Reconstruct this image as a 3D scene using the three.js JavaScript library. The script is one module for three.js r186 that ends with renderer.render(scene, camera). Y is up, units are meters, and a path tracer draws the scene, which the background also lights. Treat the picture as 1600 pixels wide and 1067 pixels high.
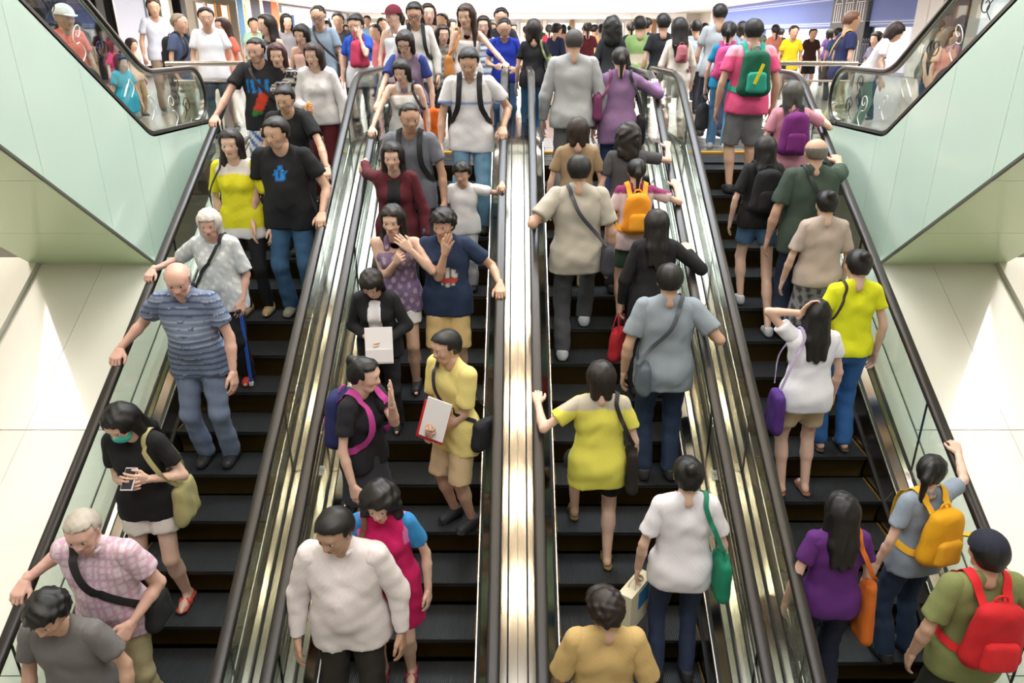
import * as THREE from 'three';
import { RoundedBoxGeometry } from 'three/addons/geometries/RoundedBoxGeometry.js';
import { mergeGeometries, toCreasedNormals } from 'three/addons/utils/BufferGeometryUtils.js';
import { RectAreaLightUniformsLib } from 'three/addons/lights/RectAreaLightUniformsLib.js';

// ------------------------------------------------------------------ camera, light, exposure
const scene = new THREE.Scene();
const renderer = new THREE.WebGLRenderer({ antialias: true });
renderer.toneMapping = THREE.LinearToneMapping;
renderer.toneMappingExposure = 0.52;
renderer.shadowMap.enabled = true;
RectAreaLightUniformsLib.init();
scene.background = new THREE.Color(0x000000);

const EYE = 1.342, PITCH = 22.6 * Math.PI / 180, FOCAL = 1150, CX = 809, CY = 533.5;   // upper floor is y = 0, the lens looks along -z
const camera = new THREE.PerspectiveCamera(2 * Math.atan(533.5 / FOCAL) * 180 / Math.PI, 1600 / 1067, 0.05, 200);
camera.position.set(0, EYE, 0);
camera.rotation.set(-PITCH, 0, 0);
camera.setViewOffset(1600, 1067, -9, 0, 1600, 1067);
camera.updateProjectionMatrix();

// large soft lights: [x, y, z, width, depth, colour, radiance, name, label]
const AREA = [
  [0, 6.9, -9.3, 9.0, 2.2, 0xeaf4ff, 21, 'wide cool white light panel in the atrium ceiling above the upper landing'],
  [0, 6.9, 0.9, 9.0, 2.6, 0xf6f8ff, 9, 'wide cool white light panel in the atrium ceiling above the viewer'],
  [-8.3, 6.9, -6.2, 2.2, 5.4, 0xfff6ea, 17, 'long warm light panel at the left of the atrium ceiling'],
  [8.3, 6.9, -6.2, 2.2, 5.4, 0xfffaf2, 19, 'long warm light panel at the right of the atrium ceiling'],
  [-4.5, 2.96, -13.5, 3.2, 2.4, 0xfffaf2, 11, 'white ceiling panel above the left side of the landing'],
  [4.5, 2.96, -13.5, 3.2, 2.4, 0xfffaf2, 11, 'white ceiling panel above the right side of the landing'],
  [0, 2.96, -18, 5.0, 3.0, 0xfffaf2, 11, 'white ceiling panel above the middle of the hall'],
  [-8.5, 2.96, -22, 4.0, 4.0, 0xfffaf2, 11, 'white ceiling panel in front of the dark shop'],
  [8.5, 2.96, -22, 4.0, 4.0, 0xfffaf2, 11, 'white ceiling panel in front of the blue shop'],
  [-6, 2.96, -34, 6.0, 4.0, 0xfffaf2, 11, 'white ceiling panel deep in the hall, left'],
  [6, 2.96, -34, 6.0, 4.0, 0xfffaf2, 11, 'white ceiling panel deep in the hall, right'],
  [0, 2.96, -50, 24.0, 24.0, 0xfffcf8, 6.5, 'white ceiling panel far down the hall'],
];
// ------------------------------------------------------------------ helpers
const V3 = (x, y, z) => new THREE.Vector3(x, y, z);
const R = (d) => d * Math.PI / 180;
let seedState = 12345;
const rnd = () => { seedState = (seedState * 1664525 + 1013904223) >>> 0; return seedState / 4294967296; };
const seedRnd = (s) => { seedState = (s * 2654435761 + 97) >>> 0; };
const used = {};
function numbered(name) { const n = used[name] = (used[name] ?? -1) + 1; return n ? name + '_' + String(n).padStart(3, '0') : name; }
function tag(o, label, category, group, kind) {
  if (label) o.userData.label = label;
  if (category) o.userData.category = category;
  if (group) o.userData.group = group;
  if (kind) o.userData.kind = kind;
  return o;
}
function thing(name, label, category, x = 0, y = 0, z = 0, group) {
  const o = new THREE.Group(); o.name = numbered(name); o.position.set(x, y, z); scene.add(o);
  return tag(o, label, category, group);
}
function mesh(name, geo, mat, parent = scene) {
  const m = new THREE.Mesh(geo, mat); m.name = parent === scene ? numbered(name) : name; m.castShadow = m.receiveShadow = true; parent.add(m); return m;
}
function struct(name, geo, mat) { const m = mesh(name, geo, mat); m.userData.kind = 'structure'; return m; }
const std = (color, roughness = 0.8, metalness = 0, extra = {}) => new THREE.MeshStandardMaterial({ color, roughness, metalness, ...extra });
function box(w, h, d, x = 0, y = 0, z = 0) { const g = new THREE.BoxGeometry(w, h, d); g.translate(x, y, z); return g; }
function rbox(w, h, d, r, x = 0, y = 0, z = 0, seg = 2) { const g = new RoundedBoxGeometry(w, h, d, seg, r); g.translate(x, y, z); return g; }
const join = (gs) => mergeGeometries(gs.map((g) => (g.index ? g.toNonIndexed() : g)).map((g) => { for (const k of Object.keys(g.attributes)) if (!['position', 'normal', 'uv'].includes(k)) g.deleteAttribute(k); if (!g.attributes.uv) g.setAttribute('uv', new THREE.BufferAttribute(new Float32Array(g.attributes.position.count * 2), 2)); return g; }));
function canvasTex(w, h, draw, srgb = true) {
  const c = document.createElement('canvas'); c.width = w; c.height = h; draw(c.getContext('2d'), w, h);
  const t = new THREE.CanvasTexture(c); if (srgb) t.colorSpace = THREE.SRGBColorSpace; t.wrapS = t.wrapT = THREE.RepeatWrapping; return t;
}
function noiseTex(n, lo, hi, sx = 1, sy = 1, seed = 7) {      // fine grain, grey
  seedRnd(seed); const d = new Uint8Array(n * n * 4), row = [];
  for (let i = 0; i < n * n; i++) row.push(rnd());
  for (let y = 0; y < n; y++) for (let x = 0; x < n; x++) {
    let v = 0; for (let j = 0; j < sy; j++) for (let i = 0; i < sx; i++) v += row[((y + j) % n) * n + (x + i) % n];
    v = (v / (sx * sy) - 0.5) * Math.sqrt(sx * sy) * 0.7 + 0.5; v = lo + (hi - lo) * Math.min(1, Math.max(0, v));
    const k = (y * n + x) * 4; d[k] = d[k + 1] = d[k + 2] = v * 255; d[k + 3] = 255;
  }
  const t = new THREE.DataTexture(d, n, n); t.magFilter = t.minFilter = THREE.LinearFilter; t.wrapS = t.wrapT = THREE.RepeatWrapping; t.needsUpdate = true; return t;
}
// a path in the (forward, up) plane swept with a profile of (sideways, across) points; closed profile
function fillet(pts, radii, steps = 8) {
  const out = [pts[0]];
  for (let i = 1; i < pts.length - 1; i++) {
    const r = radii[i] || 0, [a, b, c] = [pts[i - 1], pts[i], pts[i + 1]].map((p) => new THREE.Vector2(...p));
    if (!r) { out.push(pts[i]); continue; }
    const u = a.clone().sub(b).normalize(), v = c.clone().sub(b).normalize(), ang = Math.acos(THREE.MathUtils.clamp(u.dot(v), -1, 1));
    const tl = r / Math.tan(ang / 2), p = b.clone().addScaledVector(u, tl), q = b.clone().addScaledVector(v, tl);
    const cen = b.clone().add(u.clone().add(v).normalize().multiplyScalar(r / Math.sin(ang / 2)));
    const a0 = Math.atan2(p.y - cen.y, p.x - cen.x); let a1 = Math.atan2(q.y - cen.y, q.x - cen.x);
    while (a1 - a0 > Math.PI) a1 -= 2 * Math.PI; while (a0 - a1 > Math.PI) a1 += 2 * Math.PI;
    for (let k = 0; k <= steps; k++) { const t = a0 + (a1 - a0) * k / steps; out.push([cen.x + r * Math.cos(t), cen.y + r * Math.sin(t)]); }
  }
  out.push(pts[pts.length - 1]); return out;
}
function sweep(profile, path, X, mirror = 1) {
  const n = profile.length, m = path.length, pos = [], uv = [], idx = []; let len = 0;
  for (let i = 0; i < m; i++) {
    const a = path[Math.max(0, i - 1)], b = path[Math.min(m - 1, i + 1)]; let tx = b[0] - a[0], ty = b[1] - a[1]; const l = Math.hypot(tx, ty); tx /= l; ty /= l;
    if (i) len += Math.hypot(path[i][0] - path[i - 1][0], path[i][1] - path[i - 1][1]);
    for (let j = 0; j < n; j++) { const [s, q] = profile[j]; pos.push(X + mirror * s, path[i][1] + tx * q, -(path[i][0] - ty * q)); uv.push(s, len); }
  }
  for (let i = 0; i < m - 1; i++) for (let j = 0; j < n; j++) {
    const a = i * n + j, b = i * n + (j + 1) % n, c = a + n, d = b + n;
    if (mirror > 0) idx.push(a, b, c, b, d, c); else idx.push(a, c, b, b, c, d);
  }
  const fan = (o, flip) => { const tri = THREE.ShapeUtils.triangulateShape(profile.map((p) => new THREE.Vector2(...p)), []); for (const [x, y, z] of tri) flip ? idx.push(o + x, o + z, o + y) : idx.push(o + x, o + y, o + z); };
  fan(0, mirror > 0); fan((m - 1) * n, mirror < 0);
  const g = new THREE.BufferGeometry(); g.setAttribute('position', new THREE.Float32BufferAttribute(pos, 3)); g.setAttribute('uv', new THREE.Float32BufferAttribute(uv, 2)); g.setIndex(idx); return toCreasedNormals(g, 0.6);
}
// a polygon of (forward, up) points, extruded sideways from x0 to x1
function plate(poly, x0, x1, bevel = 0) {
  const s = new THREE.Shape(poly.map(([f, y]) => new THREE.Vector2(f, y)));
  const g = new THREE.ExtrudeGeometry(s, { depth: Math.abs(x1 - x0) - 2 * bevel, bevelEnabled: bevel > 0, bevelThickness: bevel, bevelSize: bevel, bevelOffset: -bevel, bevelSegments: 1, steps: 1 });
  g.rotateY(Math.PI / 2); g.translate(Math.min(x0, x1) + bevel, 0, 0); return g;    // forward -> -z, depth -> +x
}
// pixel -> ray and the inverse
const SP = Math.sin(PITCH), CP = Math.cos(PITCH);
function ray(px, py) { const a = (px - CX) / FOCAL, u = (CY - py) / FOCAL; return [a, -SP + CP * u, CP + SP * u]; }    // x, up, forward per unit depth
function project(x, y, f) { const dy = y - EYE, z = f * CP - dy * SP, u = f * SP + dy * CP; return [CX + FOCAL * x / z, CY - FOCAL * u / z, z]; }

// ------------------------------------------------------------------ materials
const brushed = noiseTex(128, 0, 1, 1, 12, 3), grain = noiseTex(128, 0.75, 1, 2, 2, 5);
const M = {
  steel: std(0xc3bfb8, 0.2, 1), skirt: std(0xc9c4bd, 0.26, 1), deck: std(0x9a9488, 0.17, 1), gasket: std(0x17181a, 0.6),
  rubber: new THREE.MeshStandardMaterial({ color: 0x2a2725, roughness: 0.33 }), step: std(0x46494c, 0.42, 0.5), riser: std(0x4b3a18, 0.42, 0.5), yellow: std(0xd9a013, 0.6), strip: std(0x6b5116, 0.6),
  comb: std(0x8f9296, 0.35, 1), plate: std(0x8b8e92, 0.32, 1), pit: std(0x0c0c0d, 0.9),
  glass: new THREE.MeshPhysicalMaterial({ color: 0xeef6f3, roughness: 0.02, transmission: 1, thickness: 0, ior: 1.65 }),
  mint: new THREE.MeshPhysicalMaterial({ color: 0xd0e8da, roughness: 0.22, clearcoat: 0.5, clearcoatRoughness: 0.06 }),
  soffit: new THREE.MeshPhysicalMaterial({ color: 0xc9dcb4, roughness: 0.3, clearcoat: 0.4, clearcoatRoughness: 0.1 }),
  cream: new THREE.MeshPhysicalMaterial({ color: 0xece9de, roughness: 0.45, clearcoat: 0.25, clearcoatRoughness: 0.2 }), creamGlass: new THREE.MeshPhysicalMaterial({ color: 0xece9de, roughness: 0.3, clearcoat: 1, clearcoatRoughness: 0.04, ior: 1.7 }),
  joint: std(0x5c5f55, 0.7), trimMetal: std(0x6a6a66, 0.35, 0.9), floor: std(0xa89c92, 0.18), ceiling: std(0xf2f1ee, 0.85), warmCeiling: std(0xc9a269, 0.6), wall: std(0xe6e2d6, 0.8),
  darkMetal: std(0x3a3b3c, 0.35, 0.9), black: std(0x101012, 0.5), white: std(0xf3f3f2, 0.6),
};

// ------------------------------------------------------------------ the setting
const LANES = [-2.346, -0.782, 0.782, 2.346], HALF = 0.64, BEND = 8.287, TAN = Math.tan(Math.PI / 6), RUN = 0.34, RISE = RUN * TAN, COMB = 9.22;
const nose = (f) => (f < BEND ? TAN * (f - BEND) : 0);
struct('floor', join([box(30, 0.4, 57, 0, -0.2, -(9.32 + 28.5)), box(10, 0.4, 0.7, -8.5, -0.2, -9.02), box(10, 0.4, 0.7, 8.5, -0.2, -9.02)]), M.floor);
struct('floor_lower', box(30, 0.3, 22, 0, -5.65, 1), std(0xd8d2c6, 0.4));
struct('ceiling', box(30, 0.25, 56, 0, 3.125, -39), M.ceiling);
struct('ceiling_atrium', join([box(30, 0.25, 3, 0, 7.125, -10.4), box(30, 0.25, 12, 0, 7.125, 5)]), M.ceiling);
struct('ceiling_warm', box(30, 0.25, 7.9, 0, 7.125, -4.95), M.warmCeiling);
struct('wall_header', box(30, 4.1, 0.3, 0, 5.05, -11.85), M.wall);
struct('wall_left', join([box(0.3, 13, 22.6, -15.1, 0.75, 0), box(0.3, 3.2, 56, -15.1, 1.5, -38.8)]), M.wall);
struct('wall_right', join([box(0.3, 13, 22.6, 15.1, 0.75, 0), box(0.3, 3.2, 56, 15.1, 1.5, -38.8)]), M.wall);
struct('wall_back', box(30, 13, 0.3, 0, 0.75, 11.2), M.wall);
struct('wall_under_floor', box(30, 5.4, 0.3, 0, -3.0, -9.6), M.wall);
struct('wall_far', box(30, 3.4, 0.3, 0, 1.5, -66.3), std(0xd9d4cc, 0.8));

// area lights, each a glowing panel with a frame
for (const [x, y, z, w, d, c, I, label] of AREA) {
  const o = thing('ceiling_light', label, 'light', x, y, z);
  mesh('diffuser', box(w, 0.02, d, 0, 0.03, 0), new THREE.MeshStandardMaterial({ color: 0xffffff, emissive: c, emissiveIntensity: I * 0.5, roughness: 0.6 }), o);
  mesh('frame', join([box(w + 0.12, 0.07, 0.06, 0, 0.02, d / 2 + 0.03), box(w + 0.12, 0.07, 0.06, 0, 0.02, -d / 2 - 0.03), box(0.06, 0.07, d, w / 2 + 0.03, 0.02, 0), box(0.06, 0.07, d, -w / 2 - 0.03, 0.02, 0)]), M.white, o);
  const l = new THREE.RectAreaLight(c, I, w, d); l.position.set(x, y - 0.01, z); l.rotation.x = -Math.PI / 2; l.name = 'panel_light'; scene.add(l);
}
// warm downlights in the gold ceiling above the escalators (mirrored in the steel decks)
for (let i = 0; i < 5; i++) for (let j = 0; j < 4; j++) {
  const x = -4 + 2 * i, z = -2.3 - 1.75 * j, o = thing('downlight', 'round warm downlight in the gold atrium ceiling', 'light', x, 6.98, z, 'downlights in the gold atrium ceiling');
  mesh('lens', new THREE.CylinderGeometry(0.13, 0.13, 0.02, 20), new THREE.MeshStandardMaterial({ color: 0xffffff, emissive: 0xffdca8, emissiveIntensity: 40 }), o);
  const ring = new THREE.TorusGeometry(0.15, 0.02, 8, 24); ring.rotateX(Math.PI / 2); mesh('ring', ring, M.steel, o);
  const l = new THREE.SpotLight(0xfff0da, 20, 0, 0.75, 0.6, 2); l.position.set(x, 6.94, z); l.target.position.set(x, 0, z); l.castShadow = true; l.shadow.radius = 6; l.name = 'downlight_beam'; scene.add(l, l.target);
}

// ------------------------------------------------------------------ the four escalators
const inclinePath = (v, f0 = 0.3, f1 = 10.45, r = 1.1) => fillet([[f0, TAN * (f0 - BEND) + v], [BEND, v], [f1, v]], [0, r], 8);
const RAIL_TOP = 0.985, railPath = (() => {
  const p = fillet([[0.3, TAN * (0.3 - BEND) + 0.97], [BEND, 0.97], [9.85, 0.97]], [0, 0.9], 10), r = 0.3;
  for (let k = 1; k <= 14; k++) { const t = Math.PI / 2 - Math.PI * k / 14; p.push([9.85 + r * Math.cos(t), 0.67 + r * Math.sin(t)]); }
  p.push([9.4, 0.37]); return p;
})();
const railProfile = (w, h) => { const pr = []; for (let k = 0; k <= 10; k++) { const t = Math.PI * k / 10; pr.push([w / 2 * Math.sign(Math.cos(t)) * Math.pow(Math.abs(Math.cos(t)), 0.55), -h / 2 + h * Math.pow(Math.sin(t), 0.6)]); } pr.push([-w / 2 + 0.012, -h * 0.75], [w / 2 - 0.012, -h * 0.75]); return pr; };
const rect = (x0, x1, y0, y1) => [[x0, y0], [x1, y0], [x1, y1], [x0, y1]];
const GLASS_J = [1.86, 3.32, 4.78, 6.24, 7.7];      // forward position of the glass joints at the handrail
function glassPanels(X, parent) {
  const lo = 0.3, hi = 0.945, g = 0.004, dn = 0;      // the joints are upright
  const top = (f) => TAN * (f - BEND) + hi, bot = (f) => TAN * (f - BEND) + lo;
  let prev = 0.35;
  for (const j of GLASS_J) {
    mesh('glass_panel', plate([[prev + g, top(prev + g)], [j - g, top(j - g)], [j + dn - g, bot(j + dn - g)], [prev + dn + g, bot(prev + dn + g)]].reverse(), X - 0.006, X + 0.006), M.glass, parent);
    prev = j;
  }
  const poly = [[prev + g, top(prev + g)], [BEND, hi], [9.85, hi]];
  for (let k = 1; k <= 10; k++) { const t = Math.PI / 2 - Math.PI * k / 10; poly.push([9.85 + 0.275 * Math.cos(t), 0.67 + 0.275 * Math.sin(t)]); }
  poly.push([9.85, lo], [BEND, lo], [prev + dn + g, bot(prev + dn + g)]);
  mesh('glass_panel', plate(poly.reverse(), X - 0.006, X + 0.006), M.glass, parent);
  const seams = GLASS_J.map((j) => plate([[j - g, top(j - g)], [j + g, top(j + g)], [j + dn + g, bot(j + dn + g)], [j + dn - g, bot(j + dn - g)]].reverse(), X - 0.0065, X + 0.0065));
  for (const s of seams) mesh('glass_joint', s, M.gasket, parent);
}
// one step: ribbed tread with riser and yellow edge strips below it
const treadGeo = (() => {
  const n = 76, w = 0.984, pr = []; const t = w / n;
  for (let i = 0; i < n; i++) { const x = -w / 2 + i * t; pr.push([x, -0.008], [x + t * 0.2, 0], [x + t * 0.6, 0], [x + t * 0.8, -0.008]); }
  pr.push([w / 2, -0.008], [w / 2, -0.03], [-w / 2, -0.03]);
  return sweep(pr, [[0, 0], [0.335, 0]], 0);
})();
const riserGeo = (() => {
  const n = 52, w = 0.984, pos = [], idx = [], rows = 5;
  for (let r = 0; r <= rows; r++) {
    const q = r / rows, y = -0.012 - q * (RISE + 0.02), back = 0.012 + 0.05 * Math.sin(q * Math.PI * 0.55);
    for (let i = 0; i <= 2 * n; i++) pos.push(-w / 2 + w * i / (2 * n), y, -(back + (i % 2 ? 0.006 : 0)));
  }
  const s = 2 * n + 1; for (let r = 0; r < rows; r++) for (let i = 0; i < 2 * n; i++) { const a = r * s + i; idx.push(a, a + s, a + 1, a + 1, a + s, a + s + 1); }
  const g = new THREE.BufferGeometry(); g.setAttribute('position', new THREE.Float32BufferAttribute(pos, 3)); g.setIndex(idx); g.computeVertexNormals(); return g;
})();
const lipGeo = sweep([[-0.492, -0.016], [0.492, -0.016], [0.492, 0.0005], [-0.492, 0.0005]], [[-0.006, 0], [0.004, 0]], 0);
const PHASE_Y = [813, 830, 831, 783];     // a step edge in the photograph, per lane
function stepEdge(lane) { const [, v, f] = ray(809, PHASE_Y[lane - 1]); const z = (-EYE - TAN * BEND) / (v - TAN * f); return f * z; }
const LANE_EDGE = [1, 2, 3, 4].map(stepEdge);
function stepAt(lane, k) { const f = LANE_EDGE[lane - 1] + k * RUN; const fb = BEND; let y = TAN * (f - fb); if (y > -0.12) y = Math.min(0, y > 0 ? 0 : -0.12 * Math.pow(Math.min(1, (0 - y) / 0.12), 1.6)); return [f, y]; }   // k counts forward (up)
const ESC_LABEL = ['leftmost escalator, beside the left cream apron, its riders coming down', 'second escalator from the left, riders coming down beside the central steel deck',
  'third escalator from the left, riders going up beside the central steel deck', 'rightmost escalator, beside the right cream apron, its riders going up'];
for (let lane = 1; lane <= 4; lane++) {
  const X = LANES[lane - 1], e = thing('escalator', ESC_LABEL[lane - 1], 'escalator', X, 0, 0);
  for (let k = -20; k < 40; k++) {
    const [f, y] = stepAt(lane, k); if (f < 0.5 || f > COMB - 0.1) continue;
    const st = mesh('step', treadGeo, M.step, e); st.position.set(0, y, -f);
    mesh('riser', riserGeo, M.riser, st); mesh('nosing', lipGeo, M.gasket, st);
    for (const s of [-1, 1]) mesh('edge_strip', box(0.014, 0.01, 0.32, s * 0.484, -0.003, -0.17), M.strip, st);
  }
  const cmb = mesh('comb_plate', box(0.99, 0.02, 0.3, 0, 0.008, -(COMB + 0.2)), M.comb, e);
  mesh('comb_strip', box(0.99, 0.022, 0.075, 0, 0.012, -(COMB + 0.02)), M.yellow, cmb);
  const ribs = []; for (let i = 0; i < 24; i++) ribs.push(box(0.02, 0.012, 0.95, -0.48 + i * 0.0417, 0.013, -(COMB + 0.86)));
  const lp = mesh('landing_plate', box(1.24, 0.018, 1.0, 0, 0.003, -(COMB + 0.86)), M.plate, e); mesh('plate_ribs', join(ribs), M.comb, lp);
  mesh('truss_pan', plate([[0.3, nose(0.3) - 0.5], [BEND, -0.5], [9.3, -0.5], [9.3, -0.44], [BEND, -0.44], [0.3, nose(0.3) - 0.44]], -0.7, 0.7), M.pit, e);
  for (const s of [-1, 1]) {
    const hx = s * HALF;
    mesh('handrail', sweep(railProfile(0.078, 0.034), railPath, hx), M.rubber, e);
    mesh('rail_guide', sweep(rect(-0.02, 0.02, -0.05, -0.026), railPath.slice(0, -1), hx), M.steel, e);
    glassPanels(hx, e);
    // inner deck, falling from the glass to the skirt beside the steps
    const P = inclinePath(0.3);
    const inn = [[-0.012, 0], [-0.012, -0.03], [-0.052, -0.03], [-0.052, 0.002]], inn2 = [[-0.06, 0], [-0.06, -0.03], [-0.108, -0.07], [-0.108, -0.04]];
    mesh('inner_deck', sweep(inn, P, hx, s), M.deck, e);
    mesh('inner_deck', sweep(inn2, P, hx, s), M.deck, e);
    mesh('gasket', sweep(rect(-0.062, -0.05, -0.03, -0.004), P, hx, s), M.gasket, e);
    mesh('gasket', sweep(rect(-0.013, 0.013, -0.03, 0.004), P, hx, s), M.gasket, e);
    for (let k = 0; k < 6; k++) {
      const a = 0.3 + k * 1.46, b = Math.min(BEND, a + 1.455); if (a > BEND) break;
      mesh('skirt_panel', sweep(rect(-0.138, -0.128, -0.44, -0.05), [[a, TAN * (a - BEND) + 0.3], [b, TAN * (b - BEND) + 0.3]], hx, s), M.skirt, e);
    }
    mesh('skirt_panel', sweep(rect(-0.138, -0.128, -0.29, -0.05), [[BEND, 0.3], [10.3, 0.3]], hx, s), M.skirt, e);
    mesh('skirt_cap', sweep([[-0.108, -0.04], [-0.108, -0.065], [-0.14, -0.075], [-0.14, -0.055]], P, hx, s), M.gasket, e);
    mesh('skirt_brush', sweep(rect(-0.152, -0.138, -0.28, -0.255), inclinePath(0.3, 0.3, COMB), hx, s), M.gasket, e);
    // outer deck, to the middle between two escalators or to the apron
    const side = (lane === 1 && s < 0) || (lane === 4 && s > 0);
    if (side) {
      mesh('outer_deck', sweep(rect(0.016, 0.21, -0.13, -0.1), P, hx, s), M.cream, e);
      mesh('glass_foot', sweep(rect(-0.012, 0.014, -0.13, -0.03), P, hx, s), M.steel, e);
    } else {
      mesh('outer_deck', sweep(rect(0.012, 0.07, -0.03, 0), P, hx, s), M.deck, e);
      mesh('gasket', sweep(rect(0.07, 0.082, -0.03, -0.003), P, hx, s), M.gasket, e);
      mesh('outer_deck', sweep(rect(0.082, 0.1405, -0.03, 0), P, hx, s), M.deck, e);
      mesh('deck_end', box(0.13, 0.3, 0.02, s * (HALF + 0.077), 0.15, -10.46), M.steel, e);
    }
  }
}
// warning stickers on the decks
{
  const tex = canvasTex(128, 256, (c, w, h) => {
    c.fillStyle = '#e9e6df'; c.fillRect(0, 0, w, h); c.fillStyle = '#151515'; c.fillRect(10, 118, 108, 16);
    c.strokeStyle = '#b3201c'; c.lineWidth = 9; c.beginPath(); c.moveTo(30, 190); c.lineTo(66, 165); c.lineTo(80, 215); c.moveTo(80, 160); c.lineTo(104, 205); c.stroke();
    c.fillStyle = '#b3201c'; c.beginPath(); c.arc(92, 152, 10, 0, 7); c.fill(); c.fillRect(20, 60, 16, 26); c.fillRect(48, 60, 14, 26); c.fillRect(76, 60, 30, 10); c.fillRect(76, 78, 30, 8);
    c.fillStyle = '#222'; c.fillRect(20, 96, 88, 8);
  });
  const m = new THREE.MeshStandardMaterial({ map: tex, roughness: 0.5 });
  for (const [x, py, label] of [[2.346 + 0.64 - 0.031, 742, 'small warning sticker with red figures on the right escalator skirt'], [-0.172, 745, 'small warning sticker on the deck left of the central handrails'], [0.172, 745, 'small warning sticker on the deck right of the central handrails'],
    [-1.49, 735, 'small warning sticker on the deck between the two left escalators'], [1.49, 742, 'small warning sticker on the deck between the two right escalators']]) {
    const [, v, fr] = ray(809, py), d = 0.303, z = (d - EYE - TAN * BEND) / (v - TAN * fr), f = z * fr, w = Math.abs(x) > 2 ? 0.036 : 0.04;
    const s = mesh('sticker', new THREE.BoxGeometry(w, 0.0015, w * 2), m); s.position.set(x, TAN * (f - BEND) + d, -f); s.rotation.x = Math.PI / 6; tag(s, label, 'sticker');
  }
}

// ------------------------------------------------------------------ cream aprons beside the outer escalators
for (const s of [-1, 1]) {
  const side = s < 0 ? 'left' : 'right', a = thing('apron_slope', s < 0 ? 'sloping cream panelled apron left of the leftmost escalator' : 'sloping cream panelled apron right of the rightmost escalator', null); a.userData.kind = 'structure';
  const fs = [0.3, 1.99, 3.59, 5.19, 6.85], xs = [[3.205, 3.953], [3.957, 4.55]];
  for (let i = 0; i < 4; i++) for (const [x0, x1] of xs) {
    const q0 = fs[i] + (i ? 0.003 : 0), q1 = fs[i + 1] - 0.003;
    mesh('panel', sweep(rect(x0, x1, -0.03, 0), [[q0, TAN * (q0 - BEND) + 0.2], [q1, TAN * (q1 - BEND) + 0.2]], 0, s), i === 3 ? M.creamGlass : M.cream, a);
  }
  mesh('backing', sweep(rect(3.2, 7.2, -0.08, -0.012), [[0.3, TAN * (0.3 - BEND) + 0.2], [6.85, TAN * (6.85 - BEND) + 0.2]], 0, s), M.joint, a);
  mesh('curb', sweep(rect(4.556, 4.72, -0.03, 0.05), [[0.3, TAN * (0.3 - BEND) + 0.2], [6.85, TAN * (6.85 - BEND) + 0.2]], 0, s), M.cream, a);
  for (let i = 0; i < 4; i++) { const q0 = fs[i] + 0.003, q1 = fs[i + 1] - 0.003; mesh('panel', sweep(rect(4.724, 7.2, -0.03, 0), [[q0, TAN * (q0 - BEND) + 0.2], [q1, TAN * (q1 - BEND) + 0.2]], 0, s), M.cream, a); }
}

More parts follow.
